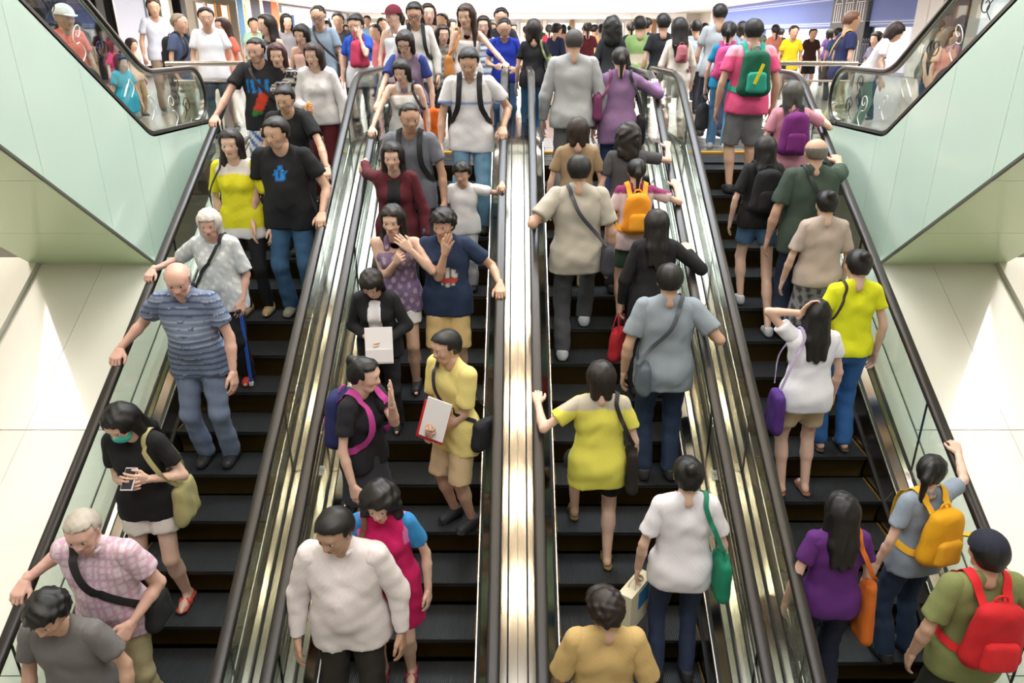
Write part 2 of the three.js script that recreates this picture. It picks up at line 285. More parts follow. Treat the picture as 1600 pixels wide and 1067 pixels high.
// ------------------------------------------------------------------ the two escalators that rise back over the sides
for (const s of [-1, 1]) {
  const e = thing('side_escalator', s < 0 ? 'mint panelled escalator rising towards the viewer at the upper left' : 'mint panelled escalator rising towards the viewer at the upper right', 'escalator', 0, 0, 0);
  const X0 = 3.457, X1 = 4.62, SB = 0.765, ST = 0.72;
  const bot = (f) => (f <= 6.79 ? -0.68 + (6.79 - f) * SB : -0.68 + (f - 6.79) * TAN), topE = (f) => (f < 7.16 ? 0.47 + (7.16 - f) * ST : 0.47 - (f - 7.16) * 0.02);
  const cuts = [1.6, 2.38, 3.14, 3.9, 4.66, 5.42, 6.18, 6.79, 7.3, 8.287, 8.7];
  const clad = (xa, xb, name, mat) => {
    for (let i = 0; i < cuts.length - 1; i++) {
      const a = cuts[i] + 0.0025, b = cuts[i + 1] - 0.0025, poly = [[a, bot(a)], [b, bot(b)]]; poly.push([b, topE(b)]); if (a < 7.16 && b > 7.16) poly.push([7.16, topE(7.16)]); poly.push([a, topE(a)]);
      mesh(name, plate(poly, s * xa, s * xb), mat, e);
    }
  };
  clad(X0, X0 + 0.02, 'cladding_panel', M.mint); clad(X1, X1 + 0.02, 'cladding_panel', M.mint);
  mesh('truss', plate([[1.6, bot(1.6) + 0.04], [6.79, bot(6.79) + 0.05], [8.68, 0.1], [8.68, 0.2], [7.2, 0.2], [1.6, 0.2 + 5.6 * ST]], s * (X0 + 0.022), s * (X1 - 0.002)), M.joint, e);
  // underside, in wide lateral panels
  for (let i = 0; i < 7; i++) { const a = cuts[i] + 0.002, b = cuts[i + 1] - 0.002; mesh('soffit_panel', sweep(rect(X0 + 0.004, X1 + 0.016, -0.012, 0.014), [[a, bot(a)], [b, bot(b)]], 0, s), M.soffit, e); }
  mesh('edge_trim', sweep(rect(X0 - 0.004, X0 + 0.018, -0.012, 0.01), [[1.6, bot(1.6)], [6.79, bot(6.79)]], 0, s), M.joint, e);
  const hp = fillet([[2.6, 1.03 + (7.3 - 2.6) * 0.735], [7.3, 1.03], [8.3, 1.03]], [0, 0.55], 8); for (let k = 1; k <= 12; k++) { const t = Math.PI / 2 - Math.PI * k / 12; hp.push([8.3 + 0.29 * Math.cos(t), 0.74 + 0.29 * Math.sin(t)]); }
  for (const X of [X0 + 0.03, X1 - 0.03]) {
    mesh('handrail', sweep(railProfile(0.075, 0.034), hp, s * X), M.rubber, e);
    mesh('rail_guide', sweep(rect(-0.018, 0.018, -0.045, -0.022), hp, s * X), M.steel, e);
    mesh('base_trim', sweep(rect(-0.03, 0.03, -0.02, 0.03), fillet([[1.6, topE(1.6)], [7.16, 0.47], [8.6, 0.445]], [0, 0.3], 6), s * X), M.trimMetal, e);
    const q = [2.6, 3.9, 5.2, 6.5];
    for (let i = 0; i < 3; i++) { const a = q[i] + 0.003, b = q[i + 1] - 0.003, tp = (f) => 1.0 + (7.3 - f) * 0.735; mesh('glass_panel', plate([[a, topE(a)], [b, topE(b)], [b, tp(b)], [a, tp(a)]], s * X - 0.006, s * X + 0.006), M.glass, e); }
    const poly = [[6.503, topE(6.503)], [7.16, 0.47], [8.3, 0.45]]; for (let k = 12; k >= 0; k--) { const t = Math.PI / 2 - Math.PI * k / 12; poly.push([8.3 + 0.26 * Math.cos(t), 0.74 + 0.26 * Math.sin(t)]); }
    poly.push([7.3, 1.0], [6.503, 1.0 + 0.797 * 0.735]); mesh('glass_panel', plate(poly, s * X - 0.006, s * X + 0.006), M.glass, e);
  }
  // printed scrolls on the near glass
  const scrolls = [[7.75, 0.72], [8.1, 0.66], [7.35, 0.74], [7.9, 0.9], [6.9, 0.9], [6.6, 1.25], [6.3, 1.36], [6.0, 1.55], [5.7, 1.8]];
  scrolls.forEach(([f, y], i) => {
    const pts = []; for (let k = 0; k <= 26; k++) { const t = k / 26 * 8.2, r = 0.018 + 0.0085 * t; pts.push(V3(s * (X0 + 0.021), y + r * Math.sin(t * (i % 2 ? 1 : -1) + i), -(f + r * Math.cos(t + i) * (i % 3 ? 1 : -1)))); }
    const q = pts[26]; pts.push(V3(q.x, q.y - 0.07, q.z - 0.06), V3(q.x, q.y - 0.15, q.z + 0.01));
    mesh('printed_scroll', new THREE.TubeGeometry(new THREE.CatmullRomCurve3(pts), 50, 0.0045, 4), i % 2 ? M.black : M.white, e);
  });
  // short barrier between this newel and the outer handrail
  const b = thing('barrier_railing', s < 0 ? 'short steel railing with glass at the left of the landing' : 'short steel railing with glass at the right of the landing', 'railing', s * 3.75, 0, -9.6);
  const tube = (x0, x1, y, r) => { const g = new THREE.CylinderGeometry(r, r, Math.abs(x1 - x0), 12); g.rotateZ(Math.PI / 2); g.translate((x0 + x1) / 2, y, 0); return g; };
  mesh('top_rail', tube(-0.55, 0.4, 1.02, 0.028), M.steel, b); mesh('lower_rail', tube(-0.5, 0.36, 0.82, 0.012), M.steel, b);
  for (const x of [-0.5, 0.36]) mesh('post', box(0.05, 1.0, 0.03, x, 0.5, 0), M.trimMetal, b);
  mesh('glass_panel', box(0.8, 0.7, 0.012, -0.07, 0.42, 0), M.glass, b);
  for (const x of [-0.4, 0.26]) mesh('clamp', box(0.05, 0.04, 0.03, x, 0.7, 0), M.steel, b);
}
// ------------------------------------------------------------------ the hall behind: shop fronts, posters, far bulkhead
const lit = (c, k) => new THREE.MeshStandardMaterial({ color: 0xffffff, emissive: c, emissiveIntensity: k, roughness: 0.5 });
{
  // left: dark shop with wooden counters, then a pale display, a lit poster and white windows
  const xw = -13.5, s = thing('shop_front', 'dark shop with wooden counters and a pale blue display at the far left', 'shop', xw, 0, -26);
  mesh('back_wall', box(0.1, 2.98, 16, -1.35, 1.49, 2), std(0x17130f, 0.8), s);
  for (const z of [8.6, 4.4, 0.2, -3.9, -6.2]) mesh('column', rbox(0.35, 2.98, 0.5, 0.03, 0, 1.5, z), M.black, s);
  for (const [z, h] of [[6.6, 0.95], [4.0, 1.15], [1.6, 0.95]]) { const c = mesh('counter', rbox(0.8, h, 1.9, 0.03, -0.4, h / 2, z), std(0x8a5a30, 0.5), s); mesh('counter_top', rbox(0.9, 0.06, 2.0, 0.02, -0.4, h + 0.03, z), std(0xb27a44, 0.35), c); }
  for (const z of [7.4, 5.5, 3.0, 1.0]) { const c = mesh('hanging_sign', rbox(0.05, 0.5, 0.9, 0.02, -0.2, 2.3, z), std(0x4a3018, 0.6), s); mesh('rod', box(0.02, 0.5, 0.02, -0.2, 2.75, z), M.black, c); }
  mesh('display_screen', box(0.1, 2.4, 2.2, -0.1, 1.5, -2.2), lit(0x9ab8ee, 0.7), s);
  for (const z of [-1.0, -3.4]) mesh('display_frame', rbox(0.14, 2.6, 0.1, 0.02, -0.05, 1.5, z), M.steel, s);
  for (const z of [-5.0, -8.4, -9.6, -11.2]) { const w = mesh('lit_window', box(0.08, 2.3, 0.9, -0.1, 1.45, z), lit(0xfff4e2, 1.0), s); mesh('window_frame', join([box(0.12, 2.4, 0.08, -0.05, 1.45, z - 0.48), box(0.12, 2.4, 0.08, -0.05, 1.45, z + 0.48)]), std(z < -9 ? 0xc98b3a : 0xe9e6e0, 0.5), w); }
  const poster = canvasTex(512, 256, (c, w, h) => {
    c.fillStyle = '#e8e2da'; c.fillRect(0, 0, w, h); c.fillStyle = '#2a6f9e'; c.fillRect(0, 0, 60, h); c.fillStyle = '#e9703a'; c.beginPath(); c.ellipse(430, 70, 90, 90, 0, 0, 7); c.fill();
    c.fillStyle = '#241f4a'; c.beginPath(); c.moveTo(300, 0); c.lineTo(410, 0); c.lineTo(390, 190); c.lineTo(310, 180); c.fill(); c.fillStyle = '#333844'; c.fillRect(150, 0, 110, 150);
    c.fillStyle = '#e0b492'; for (const [x, a] of [[175, 0], [225, 10], [325, -14], [372, 8]]) { c.beginPath(); c.moveTo(x, 130); c.lineTo(x + 30, 130); c.lineTo(x + 18 + a, 240); c.lineTo(x + 4 + a, 240); c.fill(); }
    c.fillStyle = '#1d1a18'; for (const x of [172, 236, 312, 382]) c.fillRect(x, 234, 28, 12); c.fillStyle = '#d8b13a'; c.fillRect(70, 30, 18, 120);
  });
  const p = thing('poster', 'tall fashion poster with bare legs and dark dresses on the left shop wall', 'poster', xw + 0.2, 1.75, -41.5);
  mesh('print', new THREE.PlaneGeometry(6.6, 2.5).rotateY(Math.PI / 2).translate(0.035, 0, 0), new THREE.MeshStandardMaterial({ map: poster, roughness: 0.6 }), p); mesh('frame', rbox(0.06, 2.6, 6.7, 0.02, 0, 0, 0), M.steel, p);
  const w = thing('shop_front', 'white shop front with bright windows beyond the fashion poster', 'shop', xw, 0, -54);
  mesh('back_wall', box(0.2, 2.98, 17, -0.2, 1.49, 0), M.white, w); for (let i = 0; i < 7; i++) { const q = mesh('lit_window', box(0.08, 2.1, 1.7, 0, 1.3, 7 - 2.3 * i), lit(0xfdf8ff, 1.3), w); mesh('window_frame', box(0.12, 2.3, 0.16, 0, 1.3, 8 - 2.3 * i), std(i % 2 ? 0x4b6fae : 0xd6d9de, 0.5), q); }
  mesh('fascia', box(0.3, 0.35, 17, 0.05, 2.7, 0), std(0xb9c3d6, 0.5), w);
}
{
  // right: a blue striped shop fascia with white line drawings, a black pier with pavilions, white pillars
  const xw = 13.5, blue = '#7389cf';
  const stripes = canvasTex(1024, 128, (c, w, h) => { c.fillStyle = blue; c.fillRect(0, 0, w, h); c.strokeStyle = '#3f57a8'; c.lineWidth = 3; for (let x = 6; x < w; x += 17) { c.beginPath(); c.moveTo(x, 30); c.lineTo(x, 106); c.moveTo(x + 7, 30); c.lineTo(x + 7, 106); c.stroke(); } c.strokeStyle = '#dfe6fb'; c.lineWidth = 3; for (const y of [14, 24, 112, 120]) { c.beginPath(); c.moveTo(0, y); c.lineTo(w, y); c.stroke(); } });
  const pavil = canvasTex(256, 512, (c, w, h) => { c.fillStyle = '#15151a'; c.fillRect(0, 0, w, h); c.strokeStyle = '#e9e9ee'; c.lineWidth = 5; for (const [oy, n] of [[20, 3], [280, 3]]) for (let i = 0; i < n; i++) { const x = 14 + i * 80; c.beginPath(); c.arc(x + 32, oy + 50, 26, Math.PI, 0); c.moveTo(x, oy + 56); c.lineTo(x + 64, oy + 56); for (const k of [6, 24, 40, 58]) { c.moveTo(x + k, oy + 62); c.lineTo(x + k, oy + 170); } c.moveTo(x - 4, oy + 176); c.lineTo(x + 68, oy + 176); c.stroke(); } });
  const s = thing('shop_front', 'blue striped shop front with white line drawings along the right side', 'shop', xw, 0, -40);
  mesh('back_wall', box(0.2, 2.98, 30, 0.3, 1.49, -2), std(0xdfe4f4, 0.7), s);
  const bm = new THREE.MeshStandardMaterial({ map: stripes, roughness: 0.6 });
  for (const [z0, z1] of [[5.6, -4.5], [-4.5, -14.5], [12.8, 9.4]]) { const g = new THREE.BoxGeometry(Math.abs(z1 - z0), 1.34, 0.14); g.rotateY(-Math.PI / 2); g.translate(0, 2.31, (z0 + z1) / 2); mesh('fascia', g, bm, s); }
  const pier = new THREE.BoxGeometry(3.4, 2.98, 0.3); pier.rotateY(-Math.PI / 2); pier.translate(-0.05, 1.49, 7.6); mesh('black_pier', pier, new THREE.MeshStandardMaterial({ map: pavil, roughness: 0.5 }), s);
  for (let i = 0; i < 8; i++) { const z = 4.6 - i * 2.4, q = mesh('lit_window', box(0.06, 1.5, 1.9, 0.1, 0.85, z), lit(i % 3 ? 0xdfe8ff : 0x9fb4f0, 0.9), s); mesh('window_frame', box(0.12, 1.6, 0.12, 0.05, 0.85, z + 1.1), std(0x6c80c0, 0.5), q); }
  mesh('lit_window', box(0.06, 1.5, 2.8, 0.1, 0.85, 11), lit(0xdfe8ff, 0.9), s);
  const t = thing('shop_front', 'white panelled pillar and dark purple wall at the far right', 'shop', xw, 0, -24);
  for (const [z, w] of [[-1.9, 0.8], [-2.75, 0.8]]) mesh('white_panel', rbox(0.2, 2.98, w, 0.02, 0, 1.5, z), M.white, t);
  mesh('purple_wall', rbox(0.2, 2.98, 1.3, 0.02, 0, 1.5, -0.7), std(0x5d4652, 0.6), t); mesh('grey_wall', rbox(0.2, 2.98, 6, 0.02, 0, 1.5, 3.1), std(0xb9b4b2, 0.6), t);
  for (const z of [1.4, 3.6, 5.2]) mesh('display_screen', box(0.06, 1.6, 1.2, -0.12, 1.6, z), lit(0x4f86c6, 0.9), t);
}
{
  const b = thing('bulkhead', 'white dropped bulkhead across the far end of the hall', 'bulkhead', 0, 0, -64.5);
  mesh('fascia', box(27, 0.42, 0.3, 0, 2.76, 0), std(0xf6f4f2, 0.8), b);
  const g = plate([[0, 2.52], [0, 2.97], [0.1, 2.97], [0.1, 2.52]], -9, 9); mesh('centre_panel', g.translate(0, 0, 0.6), std(0xe7e6ea, 0.8), b);
  const w = thing('shop_front', 'row of bright shops at the far end of the hall', 'shop', 0, 0, -65.9); seedRnd(31);
  for (let i = 0; i < 12; i++) { const x = -12.4 + i * 2.25, q = mesh('lit_window', box(1.7, 2.0, 0.1, x, 1.25, 0), lit([0xfff1dc, 0xf3f6ff, 0xffd79a, 0xd8ecff][i % 4], 1.3), w); mesh('pillar', box(0.3, 2.5, 0.3, x + 1.12, 1.25, 0.1), std([0xd9d2c8, 0x8f6a48, 0xb8bcc4][i % 3], 0.6), q); mesh('shelf', box(1.5, 0.5, 0.3, x, 0.4, 0.2), std([0x9a5a3a, 0x44607c, 0xa8323a][i % 3], 0.6), q); }
}
// ------------------------------------------------------------------ people: bodies, hair and clothes meshed from joined tapered capsules
const lerp = (a, b, t) => a + (b - a) * t, l3 = (a, b, t) => [lerp(a[0], b[0], t), lerp(a[1], b[1], t), lerp(a[2], b[2], t)];
const add3 = (a, b, k = 1) => [a[0] + b[0] * k, a[1] + b[1] * k, a[2] + b[2] * k], sub3 = (a, b) => [a[0] - b[0], a[1] - b[1], a[2] - b[2]];
const dot3 = (a, b) => a[0] * b[0] + a[1] * b[1] + a[2] * b[2], len3 = (a) => Math.hypot(a[0], a[1], a[2]), nrm3 = (a) => { const l = len3(a) || 1; return [a[0] / l, a[1] / l, a[2] / l]; };
const cross3 = (a, b) => [a[1] * b[2] - a[2] * b[1], a[2] * b[0] - a[0] * b[2], a[0] * b[1] - a[1] * b[0]];
// bone: {a, b, r: start radius, e: end radius, k: blend, q: depth squash, cut: [point, direction] keeps what lies before the plane}
const bone = (a, b, r, e, k = 0.04, q = 1, cut = null) => ({ a, b, r, e, k, q, cut });
function boneDist(o, x, y, z) {
  const q = o.q, ax = o.a[0], ay = o.a[1], az = o.a[2] / q, bx = o.b[0] - ax, by = o.b[1] - ay, bz = o.b[2] / q - az, px = x - ax, py = y - ay, pz = z / q - az;
  const bb = bx * bx + by * by + bz * bz; let t = bb > 1e-9 ? (px * bx + py * by + pz * bz) / bb : 0; t = t < 0 ? 0 : t > 1 ? 1 : t;
  const dx = px - bx * t, dy = py - by * t, dz = pz - bz * t; let d = Math.sqrt(dx * dx + dy * dy + dz * dz) - (o.r + (o.e - o.r) * t);
  if (q < 1) d *= 0.5 + 0.5 * q;
  if (o.cut) { const c = o.cut, e = (x - c[0][0]) * c[1][0] + (y - c[0][1]) * c[1][1] + (z - c[0][2]) * c[1][2]; if (e > d) d = e; }
  return d;
}
function sdf(bones, x, y, z) { let m = 1; for (const o of bones) { const d = boneDist(o, x, y, z), h = Math.max(o.k - Math.abs(m - d), 0); m = Math.min(m, d) - (h > 0 ? h * h / (4 * o.k) : 0); } return m; }
// surface nets over the bones; mod(x, y, z, d) carves or ruffles; returns {pos, nor, idx}
function netMesh(bones, cell, mod) {
  let lo = [9, 9, 9], hi = [-9, -9, -9];
  for (const o of bones) { const r = Math.max(o.r, o.e) + 0.02; for (const p of [o.a, o.b]) for (let i = 0; i < 3; i++) { lo[i] = Math.min(lo[i], p[i] - r); hi[i] = Math.max(hi[i], p[i] + r); } }
  const n = [0, 1, 2].map((i) => Math.ceil((hi[i] - lo[i]) / cell) + 3); lo = lo.map((v) => v - cell);
  const [nx, ny, nz] = n, F = new Float32Array(nx * ny * nz).fill(1);
  for (const o of bones) {
    const e = Math.max(o.r, o.e) + o.k + 2.2 * cell, i0 = [], i1 = [];
    for (let i = 0; i < 3; i++) { i0[i] = Math.max(0, Math.floor((Math.min(o.a[i], o.b[i]) - e - lo[i]) / cell)); i1[i] = Math.min(n[i] - 1, Math.ceil((Math.max(o.a[i], o.b[i]) + e - lo[i]) / cell)); }
    const k4 = 1 / (4 * o.k);
    for (let z = i0[2]; z <= i1[2]; z++) for (let y = i0[1]; y <= i1[1]; y++) { let c = (z * ny + y) * nx + i0[0]; for (let x = i0[0]; x <= i1[0]; x++, c++) {
      const d = boneDist(o, lo[0] + x * cell, lo[1] + y * cell, lo[2] + z * cell), m = F[c]; if (d > m + o.k) continue;
      const h = o.k - Math.abs(m - d); F[c] = (d < m ? d : m) - (h > 0 ? h * h * k4 : 0);
    } }
  }
  if (mod) for (let z = 0, c = 0; z < nz; z++) for (let y = 0; y < ny; y++) for (let x = 0; x < nx; x++, c++) if (F[c] < 0.08) F[c] = mod(lo[0] + x * cell, lo[1] + y * cell, lo[2] + z * cell, F[c]);
  const vid = new Int32Array(nx * ny * nz).fill(-1), pos = [], idx = [], offs = [0, 1, nx, nx + 1, nx * ny, nx * ny + 1, nx * ny + nx, nx * ny + nx + 1], E = [[0, 1], [0, 2], [0, 4], [1, 3], [1, 5], [2, 3], [2, 6], [3, 7], [4, 5], [4, 6], [5, 7], [6, 7]];
  for (let z = 0; z < nz - 1; z++) for (let y = 0; y < ny - 1; y++) for (let x = 0; x < nx - 1; x++) {
    const c = (z * ny + y) * nx + x; let mask = 0; for (let i = 0; i < 8; i++) if (F[c + offs[i]] < 0) mask |= 1 << i;
    if (mask === 0 || mask === 255) continue;
    let sx = 0, sy = 0, sz = 0, m = 0;
    for (const [a, b] of E) { if (((mask >> a) & 1) === ((mask >> b) & 1)) continue; const va = F[c + offs[a]], vb = F[c + offs[b]], t = va / (va - vb); sx += (a & 1) + ((b & 1) - (a & 1)) * t; sy += ((a >> 1) & 1) + (((b >> 1) & 1) - ((a >> 1) & 1)) * t; sz += (a >> 2) + ((b >> 2) - (a >> 2)) * t; m++; }
    vid[c] = pos.length / 3; pos.push(lo[0] + (x + sx / m) * cell, lo[1] + (y + sy / m) * cell, lo[2] + (z + sz / m) * cell);
  }
  const quad = (a, b, c, d, flip) => { if (a < 0 || b < 0 || c < 0 || d < 0) return; flip ? idx.push(a, c, b, a, d, c) : idx.push(a, b, c, a, c, d); };
  for (let z = 1; z < nz - 1; z++) for (let y = 1; y < ny - 1; y++) for (let x = 1; x < nx - 1; x++) {
    const c = (z * ny + y) * nx + x, s = F[c] < 0;
    if (s !== F[c + 1] < 0) quad(vid[c - nx - nx * ny], vid[c - nx * ny], vid[c], vid[c - nx], !s);
    if (s !== F[c + nx] < 0) quad(vid[c - 1 - nx * ny], vid[c - 1], vid[c], vid[c - nx * ny], !s);
    if (s !== F[c + nx * ny] < 0) quad(vid[c - 1 - nx], vid[c - nx], vid[c], vid[c - 1], !s);
  }
  return { pos: new Float32Array(pos), idx: new Uint32Array(idx) };
}
function normals(t) {
  const { pos, idx } = t, nor = new Float32Array(pos.length);
  for (let i = 0; i < idx.length; i += 3) {
    const a = idx[i] * 3, b = idx[i + 1] * 3, c = idx[i + 2] * 3, ux = pos[b] - pos[a], uy = pos[b + 1] - pos[a + 1], uz = pos[b + 2] - pos[a + 2], vx = pos[c] - pos[a], vy = pos[c + 1] - pos[a + 1], vz = pos[c + 2] - pos[a + 2];
    const x = uy * vz - uz * vy, y = uz * vx - ux * vz, z = ux * vy - uy * vx; for (const k of [a, b, c]) { nor[k] += x; nor[k + 1] += y; nor[k + 2] += z; }
  }
  for (let i = 0; i < nor.length; i += 3) { const l = Math.hypot(nor[i], nor[i + 1], nor[i + 2]) || 1; nor[i] /= l; nor[i + 1] /= l; nor[i + 2] /= l; }
  t.nor = nor; return t;
}
const fromGeo = (g) => ({ pos: g.attributes.position.array, nor: g.attributes.normal.array, idx: g.index ? g.index.array : Uint32Array.from({ length: g.attributes.position.count }, (_, i) => i) });
const SRGB = (hex) => { const c = new THREE.Color(hex); return [c.r, c.g, c.b]; };
// merges [{t, m: Matrix4 or null, c: [r,g,b] or (x,y,z,nz) => [r,g,b]}]
function merged(list) {
  let nv = 0, ni = 0; for (const { t } of list) { nv += t.pos.length; ni += t.idx.length; }
  const pos = new Float32Array(nv), nor = new Float32Array(nv), col = new Float32Array(nv), idx = new Uint32Array(ni); let v = 0, i = 0; const p = new THREE.Vector3(), nm = new THREE.Matrix3();
  for (const { t, m, c } of list) {
    const flip = m && m.determinant() < 0; if (m) nm.getNormalMatrix(m);
    for (let k = 0; k < t.pos.length; k += 3) {
      const cc = typeof c === 'function' ? c(t.pos[k], t.pos[k + 1], t.pos[k + 2], t.nor[k + 2]) : c;
      if (m) { p.set(t.pos[k], t.pos[k + 1], t.pos[k + 2]).applyMatrix4(m); pos[v + k] = p.x; pos[v + k + 1] = p.y; pos[v + k + 2] = p.z; p.set(t.nor[k], t.nor[k + 1], t.nor[k + 2]).applyMatrix3(nm).normalize(); nor[v + k] = p.x; nor[v + k + 1] = p.y; nor[v + k + 2] = p.z; }
      else for (let q = 0; q < 3; q++) { pos[v + k + q] = t.pos[k + q]; nor[v + k + q] = t.nor[k + q]; }
      col[v + k] = cc[0]; col[v + k + 1] = cc[1]; col[v + k + 2] = cc[2];
    }
    const o = v / 3; for (let k = 0; k < t.idx.length; k += 3) { idx[i + k] = t.idx[k] + o; idx[i + k + 1] = t.idx[k + (flip ? 2 : 1)] + o; idx[i + k + 2] = t.idx[k + (flip ? 1 : 2)] + o; }
    v += t.pos.length; i += t.idx.length;
  }
  const g = new THREE.BufferGeometry(); g.setAttribute('position', new THREE.BufferAttribute(pos, 3)); g.setAttribute('normal', new THREE.BufferAttribute(nor, 3)); g.setAttribute('color', new THREE.BufferAttribute(col, 3)); g.setIndex(new THREE.BufferAttribute(idx, 1)); return g;
}
const SKINM = new THREE.MeshPhysicalMaterial({ vertexColors: true, roughness: 0.52, sheen: 0.25, sheenRoughness: 0.5, sheenColor: 0xffb090 });
const CLOTH = new THREE.MeshStandardMaterial({ vertexColors: true, roughness: 0.88 }), HAIRM = new THREE.MeshStandardMaterial({ vertexColors: true, roughness: 0.5 }), LEATHER = new THREE.MeshStandardMaterial({ vertexColors: true, roughness: 0.6 });
const SKIN = [[0.60, 0.37, 0.26], [0.70, 0.46, 0.35], [0.50, 0.30, 0.205], [0.70, 0.42, 0.33]];
const hair3 = (x, y, z) => Math.sin(95 * x + 12 * y + 3 * Math.sin(23 * y)) * Math.sin(88 * z + 9 * y + 1.3);
// --- templates in head space (origin between the ears, +z the face, +y the crown; a head 0.226 high)
const LEVELS = [0.0082, 0.0122, 0.02];
const headT = LEVELS.map((cell) => normals(netMesh([
  bone([0, 0.03, -0.028], [0, 0.03, 0.012], 0.082, 0.079, 0.02), bone([0, -0.03, 0.005], [0, -0.055, 0.03], 0.06, 0.05, 0.035), bone([-0.02, -0.088, 0.05], [0.02, -0.088, 0.05], 0.021, 0.021, 0.03),
  bone([0, 0.012, 0.084], [0, -0.028, 0.1], 0.008, 0.013, 0.014), bone([-0.012, -0.03, 0.09], [0.012, -0.03, 0.09], 0.01, 0.01, 0.01), bone([-0.036, 0.03, 0.073], [0.036, 0.03, 0.073], 0.014, 0.014, 0.02), bone([-0.04, -0.02, 0.056], [0.04, -0.02, 0.056], 0.024, 0.024, 0.03),
  bone([-0.017, -0.058, 0.08], [0.017, -0.058, 0.08], 0.011, 0.011, 0.012), bone([-0.078, 0.012, -0.006], [-0.076, -0.026, 0], 0.015, 0.01, 0.008, 0.7), bone([0.078, 0.012, -0.006], [0.076, -0.026, 0], 0.015, 0.01, 0.008, 0.7),
  bone([0, -0.05, -0.03], [0, -0.15, -0.035], 0.052, 0.054, 0.035),
], cell, (x, y, z, d) => { for (const s of [-1, 1]) { const e = Math.hypot(x - s * 0.032, (y - 0.006) * 1.3, z - 0.094) - 0.016; d = Math.max(d, -e); } return d * (Math.abs(x) > 0.078 ? 1 : 1); })));
const ball = (r, x, y, z, sx = 1, sy = 1, sz = 1, seg = 10) => { const g = new THREE.SphereGeometry(r, seg, Math.ceil(seg * 0.7)); g.scale(sx, sy, sz); g.translate(x, y, z); return fromGeo(g); };
const rod = (a, b, r0, r1, seg = 6) => { const d = V3(...sub3(b, a)), g = new THREE.CylinderGeometry(r1, r0, d.length(), seg); g.applyQuaternion(new THREE.Quaternion().setFromUnitVectors(V3(0, 1, 0), d.normalize())); g.translate(...l3(a, b, 0.5)); return fromGeo(g); };
function faceBits(skin, old, fem) {
  const out = [], lip = fem ? [0.5, 0.13, 0.11] : [skin[0] * 0.78, skin[1] * 0.55, skin[2] * 0.55], brow = old ? [0.35, 0.33, 0.31] : [0.02, 0.014, 0.01];
  for (const s of [-1, 1]) {
    out.push({ t: ball(0.0125, s * 0.032, 0.006, 0.0765, 1.25, 0.8, 0.9), c: [0.75, 0.73, 0.7] }, { t: ball(0.0068, s * 0.032, 0.006, 0.0835), c: [0.016, 0.009, 0.006] });
    out.push({ t: rod([s * 0.016, 0.028, 0.0885], [s * 0.034, 0.0325, 0.085], 0.0035, 0.004), c: brow }, { t: rod([s * 0.034, 0.0325, 0.085], [s * 0.05, 0.027, 0.072], 0.004, 0.0025), c: brow });
    out.push({ t: rod([s * 0.018, 0.0145, 0.0865], [s * 0.046, 0.0135, 0.077], 0.0028, 0.0026), c: [0.03, 0.018, 0.012] });
  }
  out.push({ t: ball(0.02, 0, -0.0545, 0.0875, 1.1, 0.22, 0.36), c: lip }, { t: ball(0.018, 0, -0.063, 0.0865, 1.0, 0.28, 0.38), c: lip.map((v) => v * 1.12) });
  return out;
}
